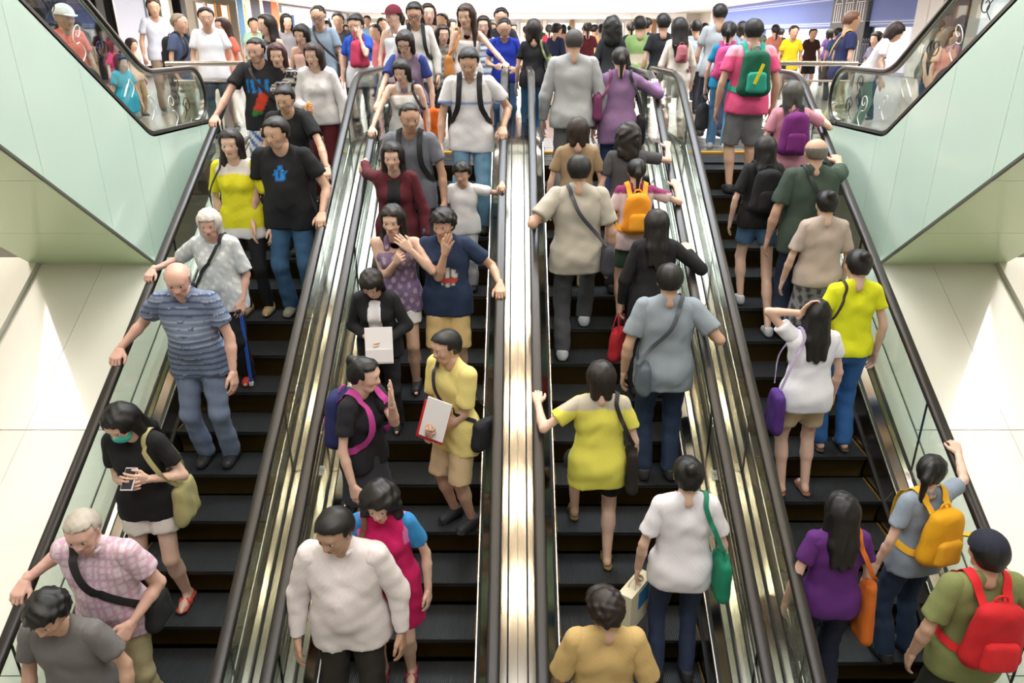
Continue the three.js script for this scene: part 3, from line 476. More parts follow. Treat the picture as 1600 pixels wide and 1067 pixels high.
// hair styles
const capBones = (g) => [bone([0, 0.034, -0.03], [0, 0.036, 0.008], 0.0855 + g, 0.0825 + g, 0.02), bone([0, -0.03, -0.055], [0, -0.0, -0.055], 0.062 + g * 0.5, 0.07 + g * 0.5, 0.03)];
const faceCut = (hl, w) => (x, y, z, d) => { const fy = y - hl - 0.012 * Math.cos(x * 28), bz = z - 0.022 + 0.35 * Math.max(0, y - 0.03); let e = Math.max(fy, -bz, Math.abs(x) - w); return Math.max(d, -e); };
const HAIR = {
  short: { b: capBones(0.012), m: (x, y, z, d) => { d = faceCut(0.072, 0.2)(x, y, z, d); d = Math.max(d, -(y + 0.055)); d = Math.max(d, -Math.max(-(z + 0.02), y + 0.01) * 0 - 1); if (z > -0.022) d = Math.max(d, -(y - 0.008) ); return d + 0.003 * Math.sin(60 * x + 20 * z) * Math.sin(38 * z + 17 * x); } },
  fluffy: { b: capBones(0.024), m: (x, y, z, d) => { d = faceCut(0.055, 0.2)(x, y, z, d); d = Math.max(d, -(y + 0.06)); if (z > -0.01) d = Math.max(d, -(y + 0.0)); return d + 0.008 * hair3(x * 0.8, y * 2, z * 0.8); } },
  crew: { b: capBones(0.006), m: (x, y, z, d) => { d = faceCut(0.078, 0.2)(x, y, z, d); d = Math.max(d, -(y + 0.045)); if (z > -0.025) d = Math.max(d, -(y - 0.02)); return d + 0.0018 * hair3(x * 2, y, z * 2); } },
  bald: { b: capBones(0.005), m: (x, y, z, d) => { d = Math.max(d, y - 0.045 + 0.25 * Math.max(0, z), z - 0.02, -(y + 0.055)); return d + 0.002 * hair3(x, y, z); } },
  bob: { b: [...capBones(0.017), bone([-0.072, 0.02, -0.015], [-0.078, -0.105, -0.012], 0.034, 0.026, 0.03), bone([0.072, 0.02, -0.015], [0.078, -0.105, -0.012], 0.034, 0.026, 0.03), bone([-0.04, 0, -0.07], [-0.045, -0.12, -0.07], 0.045, 0.034, 0.03), bone([0.04, 0, -0.07], [0.045, -0.12, -0.07], 0.045, 0.034, 0.03)], m: (x, y, z, d) => faceCut(0.06, 0.06)(x, y, z, d) + 0.004 * hair3(x, y * 0.3, z) },
  long: { b: [...capBones(0.015), ...[-1, 1].flatMap((s) => [bone([s * 0.07, 0.02, -0.015], [s * 0.085, -0.16, -0.005], 0.034, 0.03, 0.03), bone([s * 0.085, -0.16, -0.005], [s * 0.09, -0.3, 0.045], 0.03, 0.016, 0.03), bone([s * 0.045, 0, -0.07], [s * 0.055, -0.2, -0.085], 0.046, 0.042, 0.04), bone([s * 0.055, -0.2, -0.085], [s * 0.06, -0.34, -0.1], 0.042, 0.022, 0.04)]), bone([0, -0.1, -0.085], [0, -0.36, -0.1], 0.045, 0.024, 0.04)], m: (x, y, z, d) => faceCut(0.068, 0.058)(x, y, z, d) + 0.0045 * hair3(x, y * 0.25, z) },
  wavy: { b: [...capBones(0.026), ...[-1, 1].flatMap((s) => [bone([s * 0.08, 0.02, -0.02], [s * 0.1, -0.12, -0.01], 0.046, 0.042, 0.04), bone([s * 0.05, 0, -0.08], [s * 0.065, -0.17, -0.08], 0.056, 0.045, 0.04)]), bone([0, -0.05, -0.09], [0, -0.2, -0.09], 0.05, 0.04, 0.04)], m: (x, y, z, d) => faceCut(0.06, 0.058)(x, y, z, d) + 0.009 * hair3(x * 0.5, y * 1.2, z * 0.5) },
  pony: { b: [...capBones(0.01), bone([0, 0.06, -0.115], [0, -0.02, -0.15], 0.028, 0.03, 0.02), bone([0, -0.02, -0.15], [0, -0.2, -0.125], 0.03, 0.014, 0.02)], m: (x, y, z, d) => { d = faceCut(0.075, 0.2)(x, y, z, d); if (z > -0.1) d = Math.max(d, -(y + 0.055)); if (z > -0.022) d = Math.max(d, -(y - 0.0)); return d + 0.003 * hair3(x, y * 0.4, z); } },
  bun: { b: [...capBones(0.01), bone([0, 0.075, -0.1], [0, 0.085, -0.11], 0.044, 0.04, 0.015)], m: (x, y, z, d) => { d = faceCut(0.075, 0.2)(x, y, z, d); d = Math.max(d, -(y + 0.06)); if (z > -0.022) d = Math.max(d, -(y - 0.0)); return d + 0.003 * hair3(x, y * 0.4, z); } },
};
const hairCache = {};
const hairT = (k, lv) => hairCache[k + lv] ??= normals(netMesh(HAIR[k].b, LEVELS[lv] * 1.3, HAIR[k].m));
// hand: wrist at the origin, fingers along +y, palm towards +z, thumb on +x
function handBones(curl, spread, th) {
  const out = [], K = [[-0.032, 0.082, 0], [-0.011, 0.09, -0.002], [0.011, 0.089, -0.002], [0.031, 0.083, 0]], L = [[0.032, 0.02, 0.018], [0.042, 0.026, 0.02], [0.045, 0.028, 0.021], [0.039, 0.024, 0.02]];
  out.push(bone([0, -0.03, 0], [0, 0.012, 0], 0.027, 0.026, 0.02, 0.8));
  K.forEach((k, i) => { out.push(bone([k[0] * 0.6, 0.012, 0], k, 0.016, 0.0125, 0.012)); let p = k, a = 0; L[i].forEach((l, j) => { a += curl[j] * (1 + 0.08 * (i === 0 ? 1 : 0)); const q = [p[0] + spread * k[0] * l * 8, p[1] + l * Math.cos(a), p[2] + l * Math.sin(a)]; out.push(bone(p, q, 0.0098 - j * 0.0008, 0.009 - j * 0.0008, j ? 0.004 : 0.006)); p = q; }); });
  const t0 = [0.02, 0.02, 0.006], t1 = [0.044 + 0.012 * th, 0.052, 0.014], t2 = [0.05 + 0.018 * th, 0.082, 0.022 - 0.004 * th], t3 = [0.048 + 0.022 * th, 0.105, 0.026];
  out.push(bone(t0, t1, 0.018, 0.0135, 0.014), bone(t1, t2, 0.0122, 0.0108, 0.006), bone(t2, t3, 0.0106, 0.009, 0.004)); return out;
}
const HANDS = { relaxed: [0.25, 0.4, 0.3], grip: [0.5, 0.75, 0.45], flat: [0.1, 0.12, 0.1], fist: [1.2, 1.4, 0.8] }, handCache = {};
const handT = (k, lv) => handCache[k + lv] ??= normals(netMesh(handBones(HANDS[k].map((v) => v), k === 'flat' ? 0.6 : 0.3, k === 'fist' ? 0 : 0.7), [0.0064, 0.0102, 0.018][lv], null));
const shoeCache = {};
function shoeT(kind, lv) {     // ankle joint at the origin, toe along +z, sole at y = -0.075
  return shoeCache[kind + lv] ??= normals(netMesh(kind === 'shoe' ? [bone([0, -0.045, -0.045], [0, -0.048, 0.12], 0.042, 0.043, 0.03, 1), bone([0, -0.01, -0.02], [0, -0.035, 0.07], 0.046, 0.034, 0.03), bone([0, 0.0, -0.02], [0, -0.03, -0.025], 0.044, 0.044, 0.02)]
    : [bone([0, -0.068, -0.05], [0, -0.068, 0.13], 0.04, 0.045, 0.02), bone([-0.045, -0.055, 0.06], [0.045, -0.055, 0.06], 0.014, 0.014, 0.01), bone([-0.03, -0.03, 0.062], [0.03, -0.03, 0.062], 0.02, 0.02, 0.02)], [0.0135, 0.018, 0.026][lv],
    kind === 'shoe' ? (x, y, z, d) => Math.max(d, -(y + 0.075), y - 0.02) : (x, y, z, d) => Math.max(d, -(y + 0.075), y > -0.05 ? Math.abs(z - 0.065) - 0.03 : -1)));
}
const CELL = [[0.0192, 0.016], [0.0245, 0.0205], [0.034, 0.03], [0.045, 0.042]];   // body, clothes

const railPoint = (lane, side, py) => {     // the point on a handrail whose picture row is py
  const x = LANES[lane - 1] + side * HALF; let lo = 1, hi = 10.1; const Y = (f) => (f < BEND ? TAN * (f - BEND) : 0) + RAIL_TOP;
  for (let i = 0; i < 40; i++) { const m = (lo + hi) / 2; project(x, Y(m), m)[1] > py ? lo = m : hi = m; } return [x, Y(lo), lo];
};
const people = [], reach = [];
function person(P) {
  const fem = P.g !== 'm', child = P.t < 1.4, yaw = R(P.w ?? (P.e >= 3 ? 180 : 0)), cy = Math.cos(yaw), sy = Math.sin(yaw), lean = R(P.ln ?? 3), roll = R(P.rl ?? 0), b = P.b ?? 1;
  const toW = (p, B) => [B[0] + p[0] * cy + p[2] * sy, B[1] + p[1], B[2] - p[0] * sy + p[2] * cy];
  const hipJ = 0.53, tor = (p, s) => { const y = p[1] - hipJ * s; let q = [p[0], y * Math.cos(lean) - p[2] * Math.sin(lean), y * Math.sin(lean) + p[2] * Math.cos(lean)]; q = [q[0] * Math.cos(roll) + q[1] * Math.sin(roll), -q[0] * Math.sin(roll) + q[1] * Math.cos(roll), q[2]]; return [q[0], q[1] + hipJ * s, q[2]]; };
  // where it stands: the head top must fall on its pixel
  const hk = child ? 1.16 : 1, [hy, hp] = (P.hd ?? [0, 5]).map(R);
  const topOf = (s) => { const pv = tor([0, 0.868 * s, 0.004 * s], s), hs = s * 0.578 * hk, o = 0.2; return [pv[0], pv[1] + o * hs * Math.cos(hp + lean) * (1 - 0.12 * Math.abs(Math.sin(hp))), pv[2] + o * hs * Math.sin(hp + lean)]; };
  let best = null;
  const tryAt = (fy, by) => { let lo = 0.7, hi = 2.3; for (let i = 0; i < 40; i++) { const m = (lo + hi) / 2, t = toW(topOf(m), [0, by, -fy]); project(0, t[1], -t[2])[1] > P.h[1] ? lo = m : hi = m; } return (lo + hi) / 2; };
  if (P.e) for (let k = -19; k < 12; k++) { const [f, y] = stepAt(P.e, k); if (f < 0.6 || f > COMB - 0.3) continue; for (const o of [0, -0.04, 0.04, -0.08, 0.08]) { const s = tryAt(f + 0.17 + o, y), cost = Math.abs(s - P.t) + Math.abs(o) * 0.4; if (!best || cost < best.cost) best = { s, f: f + 0.17 + o, y, k, cost, o }; } }
  else { const s = tryAt(P.d, 0); best = { s, f: P.d, y: P.d > COMB ? 0.01 : 0 }; }
  if (P.t && Math.abs(best.s - P.t) > 0.15) reach.push(`${P.h} height ${best.s.toFixed(2)} wanted ${P.t}`);
  const s = P.e ? THREE.MathUtils.clamp(best.s, P.t - 0.09, P.t + 0.09) : best.s, u = s / 1.7, tp = toW(topOf(s), [0, best.y, -best.f]), z = project(0, tp[1], -tp[2])[2], X = (P.h[0] - CX) / FOCAL * z - tp[0], BASE = [X, best.y, -best.f];
  if (P.e && Math.abs(X - LANES[P.e - 1]) > 0.33) reach.push(`${P.h} off the step by ${(X - LANES[P.e - 1]).toFixed(2)}`);
  const toL = (w) => { const dx = w[0] - BASE[0], dz = w[2] - BASE[2]; return [dx * cy - dz * sy, w[1] - BASE[1], dx * sy + dz * cy]; };
  const lv = P.lv ?? (z < 6.2 ? 0 : z < 9.2 ? 1 : 2), cl = CELL[P.lv === 3 ? 3 : lv], tl = Math.min(2, lv);
  const g = thing('person', P.L, 'person', ...BASE); g.rotation.y = yaw; if (P.grp) g.userData.group = P.grp;
  const sh = (fem ? 0.098 : 0.108) * s * (child ? 0.92 : 1) * (0.7 + 0.3 * b), wb = b * (fem ? 0.95 : 1);
  // joints
  const J = {}, seed = P.h[0] * 0.37 + P.h[1] * 0.11, T = (x, y, zz) => tor([x * u, y * s, zz * u], s);
  const lefty = cy >= 0 ? -1 : 1;     // the side of the body that is at the image left
  for (const d of [-1, 1]) {
    const S = T(d * sh / u, 0.808, -0.008), spec = (d === lefty ? P.A : P.B) ?? {}, ua = 0.176 * s, fa = 0.15 * s; let W, D = null, N = null, hand = spec.hand, tgt = null;
    if (spec.rail) { const [ln, sd] = spec.rail; let q = railPoint(ln, sd, spec.y); const dir = (P.e ?? 0) >= 3 ? 1 : -1; const run = q[2] < BEND - 0.1 ? [0, TAN * dir, -dir] : [0, 0, -dir];
      D = nrm3(run); N = nrm3(cross3([1, 0, 0], D)); if (N[1] > 0) N = N.map((v) => -v); tgt = add3(add3([q[0], q[1] + 0.022, -q[2]], D, -0.075 * u * 1.0), [0, 0.012, 0]); hand ??= 'grip';
      const lD = toL(add3(BASE, D)), lN = toL(add3(BASE, N)); D = lD; N = lN; W = toL(tgt); }
    else if (spec.p) { const F = best.f - (spec.f ?? 0.2), [ax, vy, ff] = ray(...spec.p), zz = F / ff; W = toL([ax * zz, EYE + vy * zz, -F]); if (spec.D) D = nrm3(spec.D); if (spec.N) N = nrm3(spec.N); const back = D ? D : nrm3(sub3(W, S)); W = add3(W, back, -0.08 * u); hand ??= 'relaxed'; }
    else if (spec.l) { W = [spec.l[0] * d * u, spec.l[1] * s, spec.l[2] * u]; D = spec.D && nrm3([spec.D[0] * d, spec.D[1], spec.D[2]]); hand ??= 'relaxed'; }
    else { W = add3(S, [d * (0.055 + 0.03 * (b - 1)) * s, -0.313 * s, (0.03 + 0.02 * Math.sin(seed * 3 + d)) * s]); hand ??= 'relaxed'; }
    let v = sub3(W, S), l = len3(v), A1 = ua, A2 = fa; const reachMax = (ua + fa) * 0.995;
    if (l > reachMax) { const k = Math.min(1.07, l / reachMax); A1 *= k; A2 *= k; if (l > reachMax * 1.07) { reach.push(`${P.h} hand ${d === lefty ? 'A' : 'B'} short by ${(l - reachMax * 1.07).toFixed(2)}`); W = add3(S, nrm3(v), reachMax * 1.07); } v = sub3(W, S); l = len3(v); }
    if (l < 0.12 * s) { W = add3(S, nrm3(v), 0.12 * s); v = sub3(W, S); l = 0.12 * s; }
    const dir = nrm3(v), ca = (A1 * A1 + l * l - A2 * A2) / (2 * A1 * l), pole = spec.pole ? [spec.pole[0] * d, spec.pole[1], spec.pole[2]] : [d * 0.55, -0.55, -0.6]; let pp = sub3(pole, dir.map((c) => c * dot3(pole, dir))); pp = nrm3(pp);
    const E = add3(add3(S, dir, A1 * Math.min(1, ca)), pp, A1 * Math.sqrt(Math.max(0, 1 - ca * ca)));
    const fd = nrm3(sub3(W, E)); D = D ? nrm3(add3(D, fd, 0.25)) : fd; N = N ?? (spec.l || spec.p ? [-d * 0.5, 0, -0.8] : [-d, 0, -0.25]); N = nrm3(sub3(N, D.map((c) => c * dot3(N, D))));
    J[d] = { S, E, W, D, N, hand };
  }
  const feet = P.ft ?? {};
  for (const d of [-1, 1]) {
    const fs = feet[d === lefty ? 'A' : 'B'] ?? [0, 0]; let dy = 0, dz = 0; const out = fs[0] ?? 0;
    if (P.e && fs[1]) { const [f2, y2] = stepAt(P.e, best.k + fs[1]); dy = y2 - best.y; dz = -(f2 + 0.17 + best.o - best.f) * cy; } else if (!P.e) { dz = (fs[1] ?? 0); dy = Math.abs(dz) > 0.1 && dz < 0 ? 0.03 : 0; }
    J['h' + d] = [d * 0.052 * s, 0.525 * s, 0]; J['a' + d] = [d * (0.058 + out) * s, 0.075 * u + 0.004 + dy, -0.05 * u + dz];
    const H = J['h' + d], A = J['a' + d], v = sub3(A, H), l = len3(v); let a1 = 0.25 * s, a2 = 0.245 * s; if (l > a1 + a2 - 0.004) { const k = (l + 0.006) / (a1 + a2); a1 *= k; a2 *= k; }
    const dir = nrm3(v), ca = (a1 * a1 + l * l - a2 * a2) / (2 * a1 * l), pole = [d * 0.15, 0, 1]; const pp = nrm3(sub3(pole, dir.map((c) => c * dot3(pole, dir)))); J['k' + d] = add3(add3(H, dir, a1 * ca), pp, a1 * Math.sqrt(Math.max(0, 1 - ca * ca)));
  }
  // torso, shared by the skin and the clothes; g grows it
  const torso = (gr, top = 1) => {
    const o = [], w = wb * u;
    for (const d of [-1, 1]) {
      o.push(bone(T(d * 0.068 * wb, 0.525, -0.012), T(d * 0.052 * wb, 0.625, 0), (fem ? 0.098 : 0.09) * w + gr, 0.082 * w + gr, 0.06 * u, 0.86), bone(T(d * 0.052 * wb, 0.625, 0), T(d * 0.072 * wb, 0.735, -0.005), 0.082 * w + gr, (fem ? 0.083 : 0.092) * w + gr, 0.06 * u, 0.84));
      if (top) o.push(bone(T(d * 0.07 * wb, 0.735, -0.008), T(d * sh * 0.72 / u, 0.797, -0.012), (fem ? 0.078 : 0.086) * w + gr, 0.05 * u + gr, 0.05 * u, 0.84), bone(T(d * sh * 0.72 / u, 0.797, -0.012), T(d * 0.03, 0.845, -0.016), 0.046 * u + gr, 0.038 * u + gr * 0.5, 0.05 * u));
      if (fem && !child) o.push(bone(T(d * 0.062, 0.728, 0.055 * wb), T(d * 0.06, 0.72, 0.07 * wb), 0.046 * u + gr, 0.04 * u + gr, 0.04 * u));
      o.push(bone(T(d * 0.05, 0.515, -0.05 * wb), T(d * 0.05, 0.52, -0.06 * wb), 0.075 * w + gr, 0.07 * w + gr, 0.05 * u));
    }
    if (b > 1.05) o.push(bone(T(0, 0.6, 0.03 * b), T(0, 0.66, 0.035 * b), 0.1 * w + gr, 0.09 * w + gr, 0.06 * u));
    return o;
  };
  const armR = (fem ? 0.86 : 1) * (0.6 + 0.4 * b) * u, legR = (fem ? 1 : 1) * (0.6 + 0.4 * b) * u;
  const skin = torso(-0.012); const neckB = T(0, 0.83, -0.012), headPv = T(0, 0.868, 0.004);
  skin.push(bone(neckB, headPv, (fem ? 0.048 : 0.056) * u, (fem ? 0.046 : 0.054) * u, 0.04 * u));
  for (const d of [-1, 1]) {
    const { S, E, W } = J[d], H = J['h' + d], K = J['k' + d], A = J['a' + d];
    const ca = P.top.k === 'tank' ? 1 : 0.82, cf = P.top.k === 'long' ? 0.84 : 1, bk = P.bot?.k ?? 'none', bare = ['shorts', 'skirt', 'none'].includes(bk), ct = bk === 'none' || bk === 'skirt' ? 1 : 0.86, cs = bare ? 1 : P.bot.tight ? 0.68 : 0.78;   // limbs are slimmer where cloth covers them
    skin.push(bone(S, l3(S, E, 0.35), 0.05 * armR * ca, 0.047 * armR * Math.min(1, ca + 0.06), 0.035 * u), bone(l3(S, E, 0.35), E, 0.047 * armR * Math.min(1, ca + 0.06), 0.037 * armR * cf, 0.02 * u), bone(E, l3(E, W, 0.3), 0.037 * armR * cf, 0.04 * armR * cf, 0.015 * u), bone(l3(E, W, 0.3), W, 0.04 * armR * cf, 0.0265 * u, 0.015 * u));
    skin.push(bone(H, K, 0.082 * legR * ct, 0.054 * legR * cs, 0.05 * u), bone(K, l3(K, A, 0.35), 0.052 * legR * cs, 0.05 * legR * cs, 0.02 * u), bone(add3(l3(K, A, 0.2), [0, 0, -0.018 * u]), add3(l3(K, A, 0.4), [0, 0, -0.016 * u]), 0.044 * legR * cs, 0.043 * legR * cs, 0.03 * u), bone(l3(K, A, 0.35), A, 0.05 * legR * cs, 0.034 * u, 0.02 * u));
    skin.push(bone(add3(A, [0, -0.03 * u, -0.03 * u]), add3(A, [d * 0.008, -0.042 * u, 0.1 * u]), 0.033 * u, 0.03 * u, 0.02 * u), bone(add3(A, [d * 0.006, -0.046 * u, 0.1 * u]), add3(A, [d * 0.01, -0.052 * u, 0.15 * u]), 0.03 * u, 0.02 * u, 0.015 * u));
  }
  const sk = Array.isArray(P.sk) ? P.sk : SKIN[P.sk ?? (fem ? 1 : 0)], parts = [{ t: normals(netMesh(skin, cl[0])), c: sk }];
  const mk = (x, y, zz, o, sc) => new THREE.Matrix4().makeBasis(V3(...x).multiplyScalar(sc), V3(...y).multiplyScalar(sc), V3(...zz).multiplyScalar(sc)).setPosition(...o);
  for (const d of [-1, 1]) { const { W, D, N, hand } = J[d]; let x = cross3(D, N); const hs = u * (child ? 1 : fem ? 0.93 : 1.02); parts.push({ t: handT(hand, tl), m: new THREE.Matrix4().makeBasis(V3(...x).multiplyScalar(-d * hs), V3(...D).multiplyScalar(hs), V3(...N).multiplyScalar(hs)).setPosition(...add3(W, D, -0.005)), c: sk }); }
  const hs = s * 0.578 * hk, HM = new THREE.Matrix4().makeRotationFromEuler(new THREE.Euler(hp + lean, hy, R(P.tilt ?? 0) - roll, 'YXZ')); HM.setPosition(...headPv); HM.multiply(new THREE.Matrix4().makeScale(hs, hs, hs)).multiply(new THREE.Matrix4().makeTranslation(0, 0.088, 0.012));
  const red = [sk[0] * 1.0, sk[1] * 0.93, sk[2] * 0.9];
  parts.push({ t: headT[tl], m: HM, c: (x, y, zz) => (zz > 0.04 && y < 0 && y > -0.045 && Math.abs(Math.abs(x) - 0.042) < 0.016) || (zz > 0.1) ? red : sk });
  const backView = Math.cos(yaw + hy) < -0.3; if (!backView && lv < 3) for (const q of faceBits(sk, P.old, fem)) parts.push({ ...q, m: HM });
  mesh('body', merged(parts), SKINM, g);
  // hair and headwear
  const [hk1, hcol] = P.hr ?? ['short', 0x0d0a09], hc = SRGB(hcol);
  if (hk1 !== 'none') mesh('hair', merged([{ t: hairT(hk1, tl), m: HM, c: (x, y, zz) => { const k = 1 + 0.07 * Math.sin(140 * x + 9 * y) * Math.sin(120 * zz + 7 * y); return [hc[0] * k, hc[1] * k, hc[2] * k]; } }]), HAIRM, g);
  if (P.cap) { const gg = new THREE.SphereGeometry(0.105, 20, 10, 0, Math.PI * 2, 0, Math.PI / 2); gg.scale(0.97, 1.02, 1.12); gg.translate(0, 0.04, -0.01); const br = new THREE.CylinderGeometry(0.1, 0.1, 0.008, 18, 1, false, -1.1, 2.2); br.scale(0.85, 1, 0.95); br.rotateX(0.15); br.translate(0, 0.052, 0.07); mesh('cap', merged([{ t: fromGeo(gg), m: HM, c: SRGB(P.cap) }, { t: fromGeo(br), m: HM, c: SRGB(P.cap2 ?? P.cap) }]), CLOTH, g); }
  if (P.glasses) { const o = []; for (const d of [-1, 1]) { const t = new THREE.TorusGeometry(0.021, 0.0024, 5, 16); t.scale(1.15, 0.85, 1); t.translate(d * 0.033, 0.004, 0.1); o.push({ t: fromGeo(t), m: HM, c: [0.02, 0.02, 0.02] }, { t: rod([d * 0.057, 0.008, 0.098], [d * 0.082, 0.01, 0.0], 0.0022, 0.0022), m: HM, c: [0.02, 0.02, 0.02] }); } o.push({ t: rod([-0.01, 0.006, 0.101], [0.01, 0.006, 0.101], 0.002, 0.002), m: HM, c: [0.02, 0.02, 0.02] }); mesh('glasses', merged(o), LEATHER, g); }
  if (P.mask) { const t = normals(netMesh([bone([0, -0.03, 0.03], [0, -0.06, 0.045], 0.071, 0.06, 0.02), bone([0, -0.02, 0.08], [0, -0.035, 0.085], 0.02, 0.03, 0.03)], 0.0075, (x, y, zz, d) => Math.max(d, y + 0.012, -(y + 0.1), -(zz - 0.03)))); mesh('face_mask', merged([{ t, m: HM, c: SRGB(P.mask) }, ...[-1, 1].map((d) => ({ t: rod([d * 0.068, -0.03, 0.035], [d * 0.083, -0.005, -0.012], 0.002, 0.002, 4), m: HM, c: [0.8, 0.8, 0.8] }))]), CLOTH, g); }
  // clothes
  const fold = (amp, fx = 1, fy = 1) => (x, y, zz) => amp * u * (Math.sin(31 * fx * x + 17 * fy * y + 2.2 * Math.sin(13 * y * fy + seed) + seed) * Math.sin(23 * fx * zz - 11 * fy * y + 1.7 * seed) + 0.5 * Math.sin(47 * fy * y + 19 * x * d2 + seed));
  const d2 = Math.sin(seed) > 0 ? 1 : -1;
  const tint = (col) => { const c0 = SRGB(col); return (x, y, zz) => { const k = 1 + 0.045 * Math.sin(220 * x + 31 * y) * Math.sin(190 * y + 140 * zz); return [c0[0] * k, c0[1] * k, c0[2] * k]; }; };
  const painter = (c, paint) => { const base = tint(c); if (!paint) return base; return (x, y, zz, n) => { const q = paint(x / u, y / s, zz / u, n); return q === undefined ? base(x, y, zz) : Array.isArray(q) ? q : SRGB(q); }; };
  const top = P.top, bot = P.bot; let shirt = null;
  if (bot && bot.k !== 'none') {
    const waist = (bot.w ?? 0.6) * s, o = [], fem2 = fem ? 1.0 : 1;
    for (const q of torso(0.004, 0)) if (q.a[1] < 0.63 * s) o.push(q);
    let m, nm = bot.k;
    if (bot.k === 'skirt' || bot.k === 'dress_skirt') { const e = (bot.len ?? 0.33) * s; for (const d of [-1, 1]) o.push(bone(T(d * 0.06, 0.53, -0.01), [d * 0.07 * u, e, 0], 0.11 * u * wb, (bot.fl ?? 0.13) * u, 0.08, 0.9)); m = (x, y, zz, d) => Math.max(d + fold(0.004, 1.6, 0.3)(x, y, zz), y - waist, e - y); nm = 'skirt'; }
    else {
      const endF = bot.k === 'shorts' ? (bot.len ?? 0.33) * s : bot.k === 'capris' ? 0.16 * s : 0.055 * u, tight = bot.tight ?? 0;
      for (const d of [-1, 1]) {
        const H = J['h' + d], K = J['k' + d], A = J['a' + d];
        if (bot.k === 'shorts') { const t = Math.min(1, Math.max(0.3, (H[1] - endF) / (H[1] - K[1]))), q = l3(H, K, t), dir = nrm3(sub3(K, H)); o.push(bone(H, add3(q, dir, 0.05), 0.094 * legR, 0.09 * legR - tight * 0.02 * u, 0.05, 1, [q, dir])); }
        else { const dA = bot.k === 'capris' ? l3(K, A, 0.65) : add3(A, [0, -0.02 * u, 0]); o.push(bone(H, K, 0.093 * legR, (0.068 - 0.008 * tight) * legR, 0.05), bone(K, l3(K, dA, 0.9), (0.068 - 0.008 * tight) * legR, (0.06 - 0.016 * tight) * u * (0.5 + 0.5 * b), 0.03), bone(l3(K, dA, 0.5), dA, 0.062 * legR - 0.01 * tight * u, (0.062 - 0.018 * tight) * u, 0.03, 1, [dA, nrm3(sub3(A, K))])); }
      }
      m = (x, y, zz, d) => Math.max(d + fold(tight ? 0.0022 : bot.k === 'shorts' ? 0.003 : 0.004, 0.7, 1.1)(x, y, zz), y - waist);
      nm = bot.k === 'shorts' ? 'shorts' : bot.k === 'capris' ? 'trousers' : bot.k;
    }
    mesh(nm, merged([{ t: normals(netMesh(o, cl[1] * 1.1, m)), c: painter(bot.c, bot.paint) }]), CLOTH, g);
  }
  {
    const gr = (top.fit ?? 0.016) * u, hem = (top.hem ?? 0.5) * s, tank = top.k === 'tank', o = torso(gr, 1), fl = fold(top.fa ?? 0.003, 1.35, 1.15), nR = (top.neck ?? 0.07) * u, nC = T(0, 0.86, 0.035 + (top.v ?? 0) * 0.3);
    if (hem < 0.54 * s) for (const d of [-1, 1]) o.push(bone(add3(J['h' + d], [d * 0.004, 0.03 * s, 0.002]), add3(J['h' + d], [d * 0.004, hem - 0.56 * s, 0.002]), 0.094 * legR + gr * 0.7, 0.097 * legR + gr * 0.7, 0.05));
    if (hem < 0.5 * s) for (const d of [-1, 1]) o.push(bone(T(d * 0.06 * wb, 0.54, -0.01), T(d * 0.07 * wb, hem / s, -0.005), (fem ? 0.105 : 0.1) * wb * u + gr, (top.flare ?? 0.104) * wb * u + gr, 0.06, 0.86));
    const tm = normals(netMesh(o, cl[1], (x, y, zz, d) => { d += fl(x, y, zz); d = Math.max(d, hem - y + 0.006 * Math.sin(9 * x + seed)); if (tank) { const ax = Math.abs(x) / u, yy = y / s; d = Math.max(d, Math.min((yy - 0.765) * u, (ax - 0.085) * u)); if (yy > 0.76) d = Math.max(d, (0.042 - ax) * u * (yy > 0.78 ? 1 : 0)); } else d = Math.max(d, nR - Math.hypot(x - nC[0], (y - nC[1]) * (top.v ? 0.75 - top.v : 0.8), zz - nC[2])); return d; }));
    const lst = [{ t: tm, c: painter(top.c, top.paint) }];
    shirt = o;
    if (!tank && top.k !== 'vest') {
      const sl = [];
      for (const d of [-1, 1]) { const { S, E, W } = J[d];
        if (top.k === 'long') { sl.push(bone(add3(S, [-d * 0.02, 0, 0]), E, 0.062 * armR + gr * 0.4, 0.052 * armR + gr * 0.4, 0.03), bone(E, l3(E, W, 0.94), 0.052 * armR + gr * 0.4, 0.042 * u, 0.02, 1, [l3(E, W, 0.94), nrm3(sub3(W, E))])); }
        else { const f = top.sl ?? 0.62, q = l3(S, E, f), dir = nrm3(sub3(E, S)); sl.push(bone(add3(S, [-d * 0.02, 0, 0]), l3(S, E, f + 0.1), 0.061 * armR + gr * 0.5, 0.06 * armR + gr * 0.6, 0.03, 1, [q, dir])); } }
      const all = [...o.filter((q) => q.a[1] > 0.7 * s), ...sl], fs = fold(0.003, 1.3, 1.3);
      lst.push({ t: normals(netMesh(sl, cl[1] * 0.92, (x, y, zz, d) => d + fs(x, y, zz))), c: painter(top.c2 ?? top.c, top.paint2 ?? (top.c2 ? null : top.paint)) }); shirt = [...o, ...sl];
    }
    if (top.collar) { const cb = [], cN = 9; for (let i = 0; i < cN; i++) { const a0 = -2.4 + 4.8 * i / cN + Math.PI, a1 = -2.4 + 4.8 * (i + 1) / cN + Math.PI, q = (a) => T(0.066 * Math.sin(a), 0.848 - 0.012 * Math.max(0, -Math.cos(a) * -1), 0.005 + 0.062 * Math.cos(a)); cb.push(bone(q(a0), q(a1), 0.014 * u, 0.014 * u, 0.01)); } lst.push({ t: normals(netMesh(cb, cl[1] * 0.7)), c: tint(top.collar === 1 ? top.c : top.collar) }); }
    mesh({ tee: 'shirt', polo: 'shirt', long: 'shirt', tank: 'tank_top', vest: 'vest', dress: 'dress' }[top.n ?? top.k] ?? top.n, merged(lst), CLOTH, g);
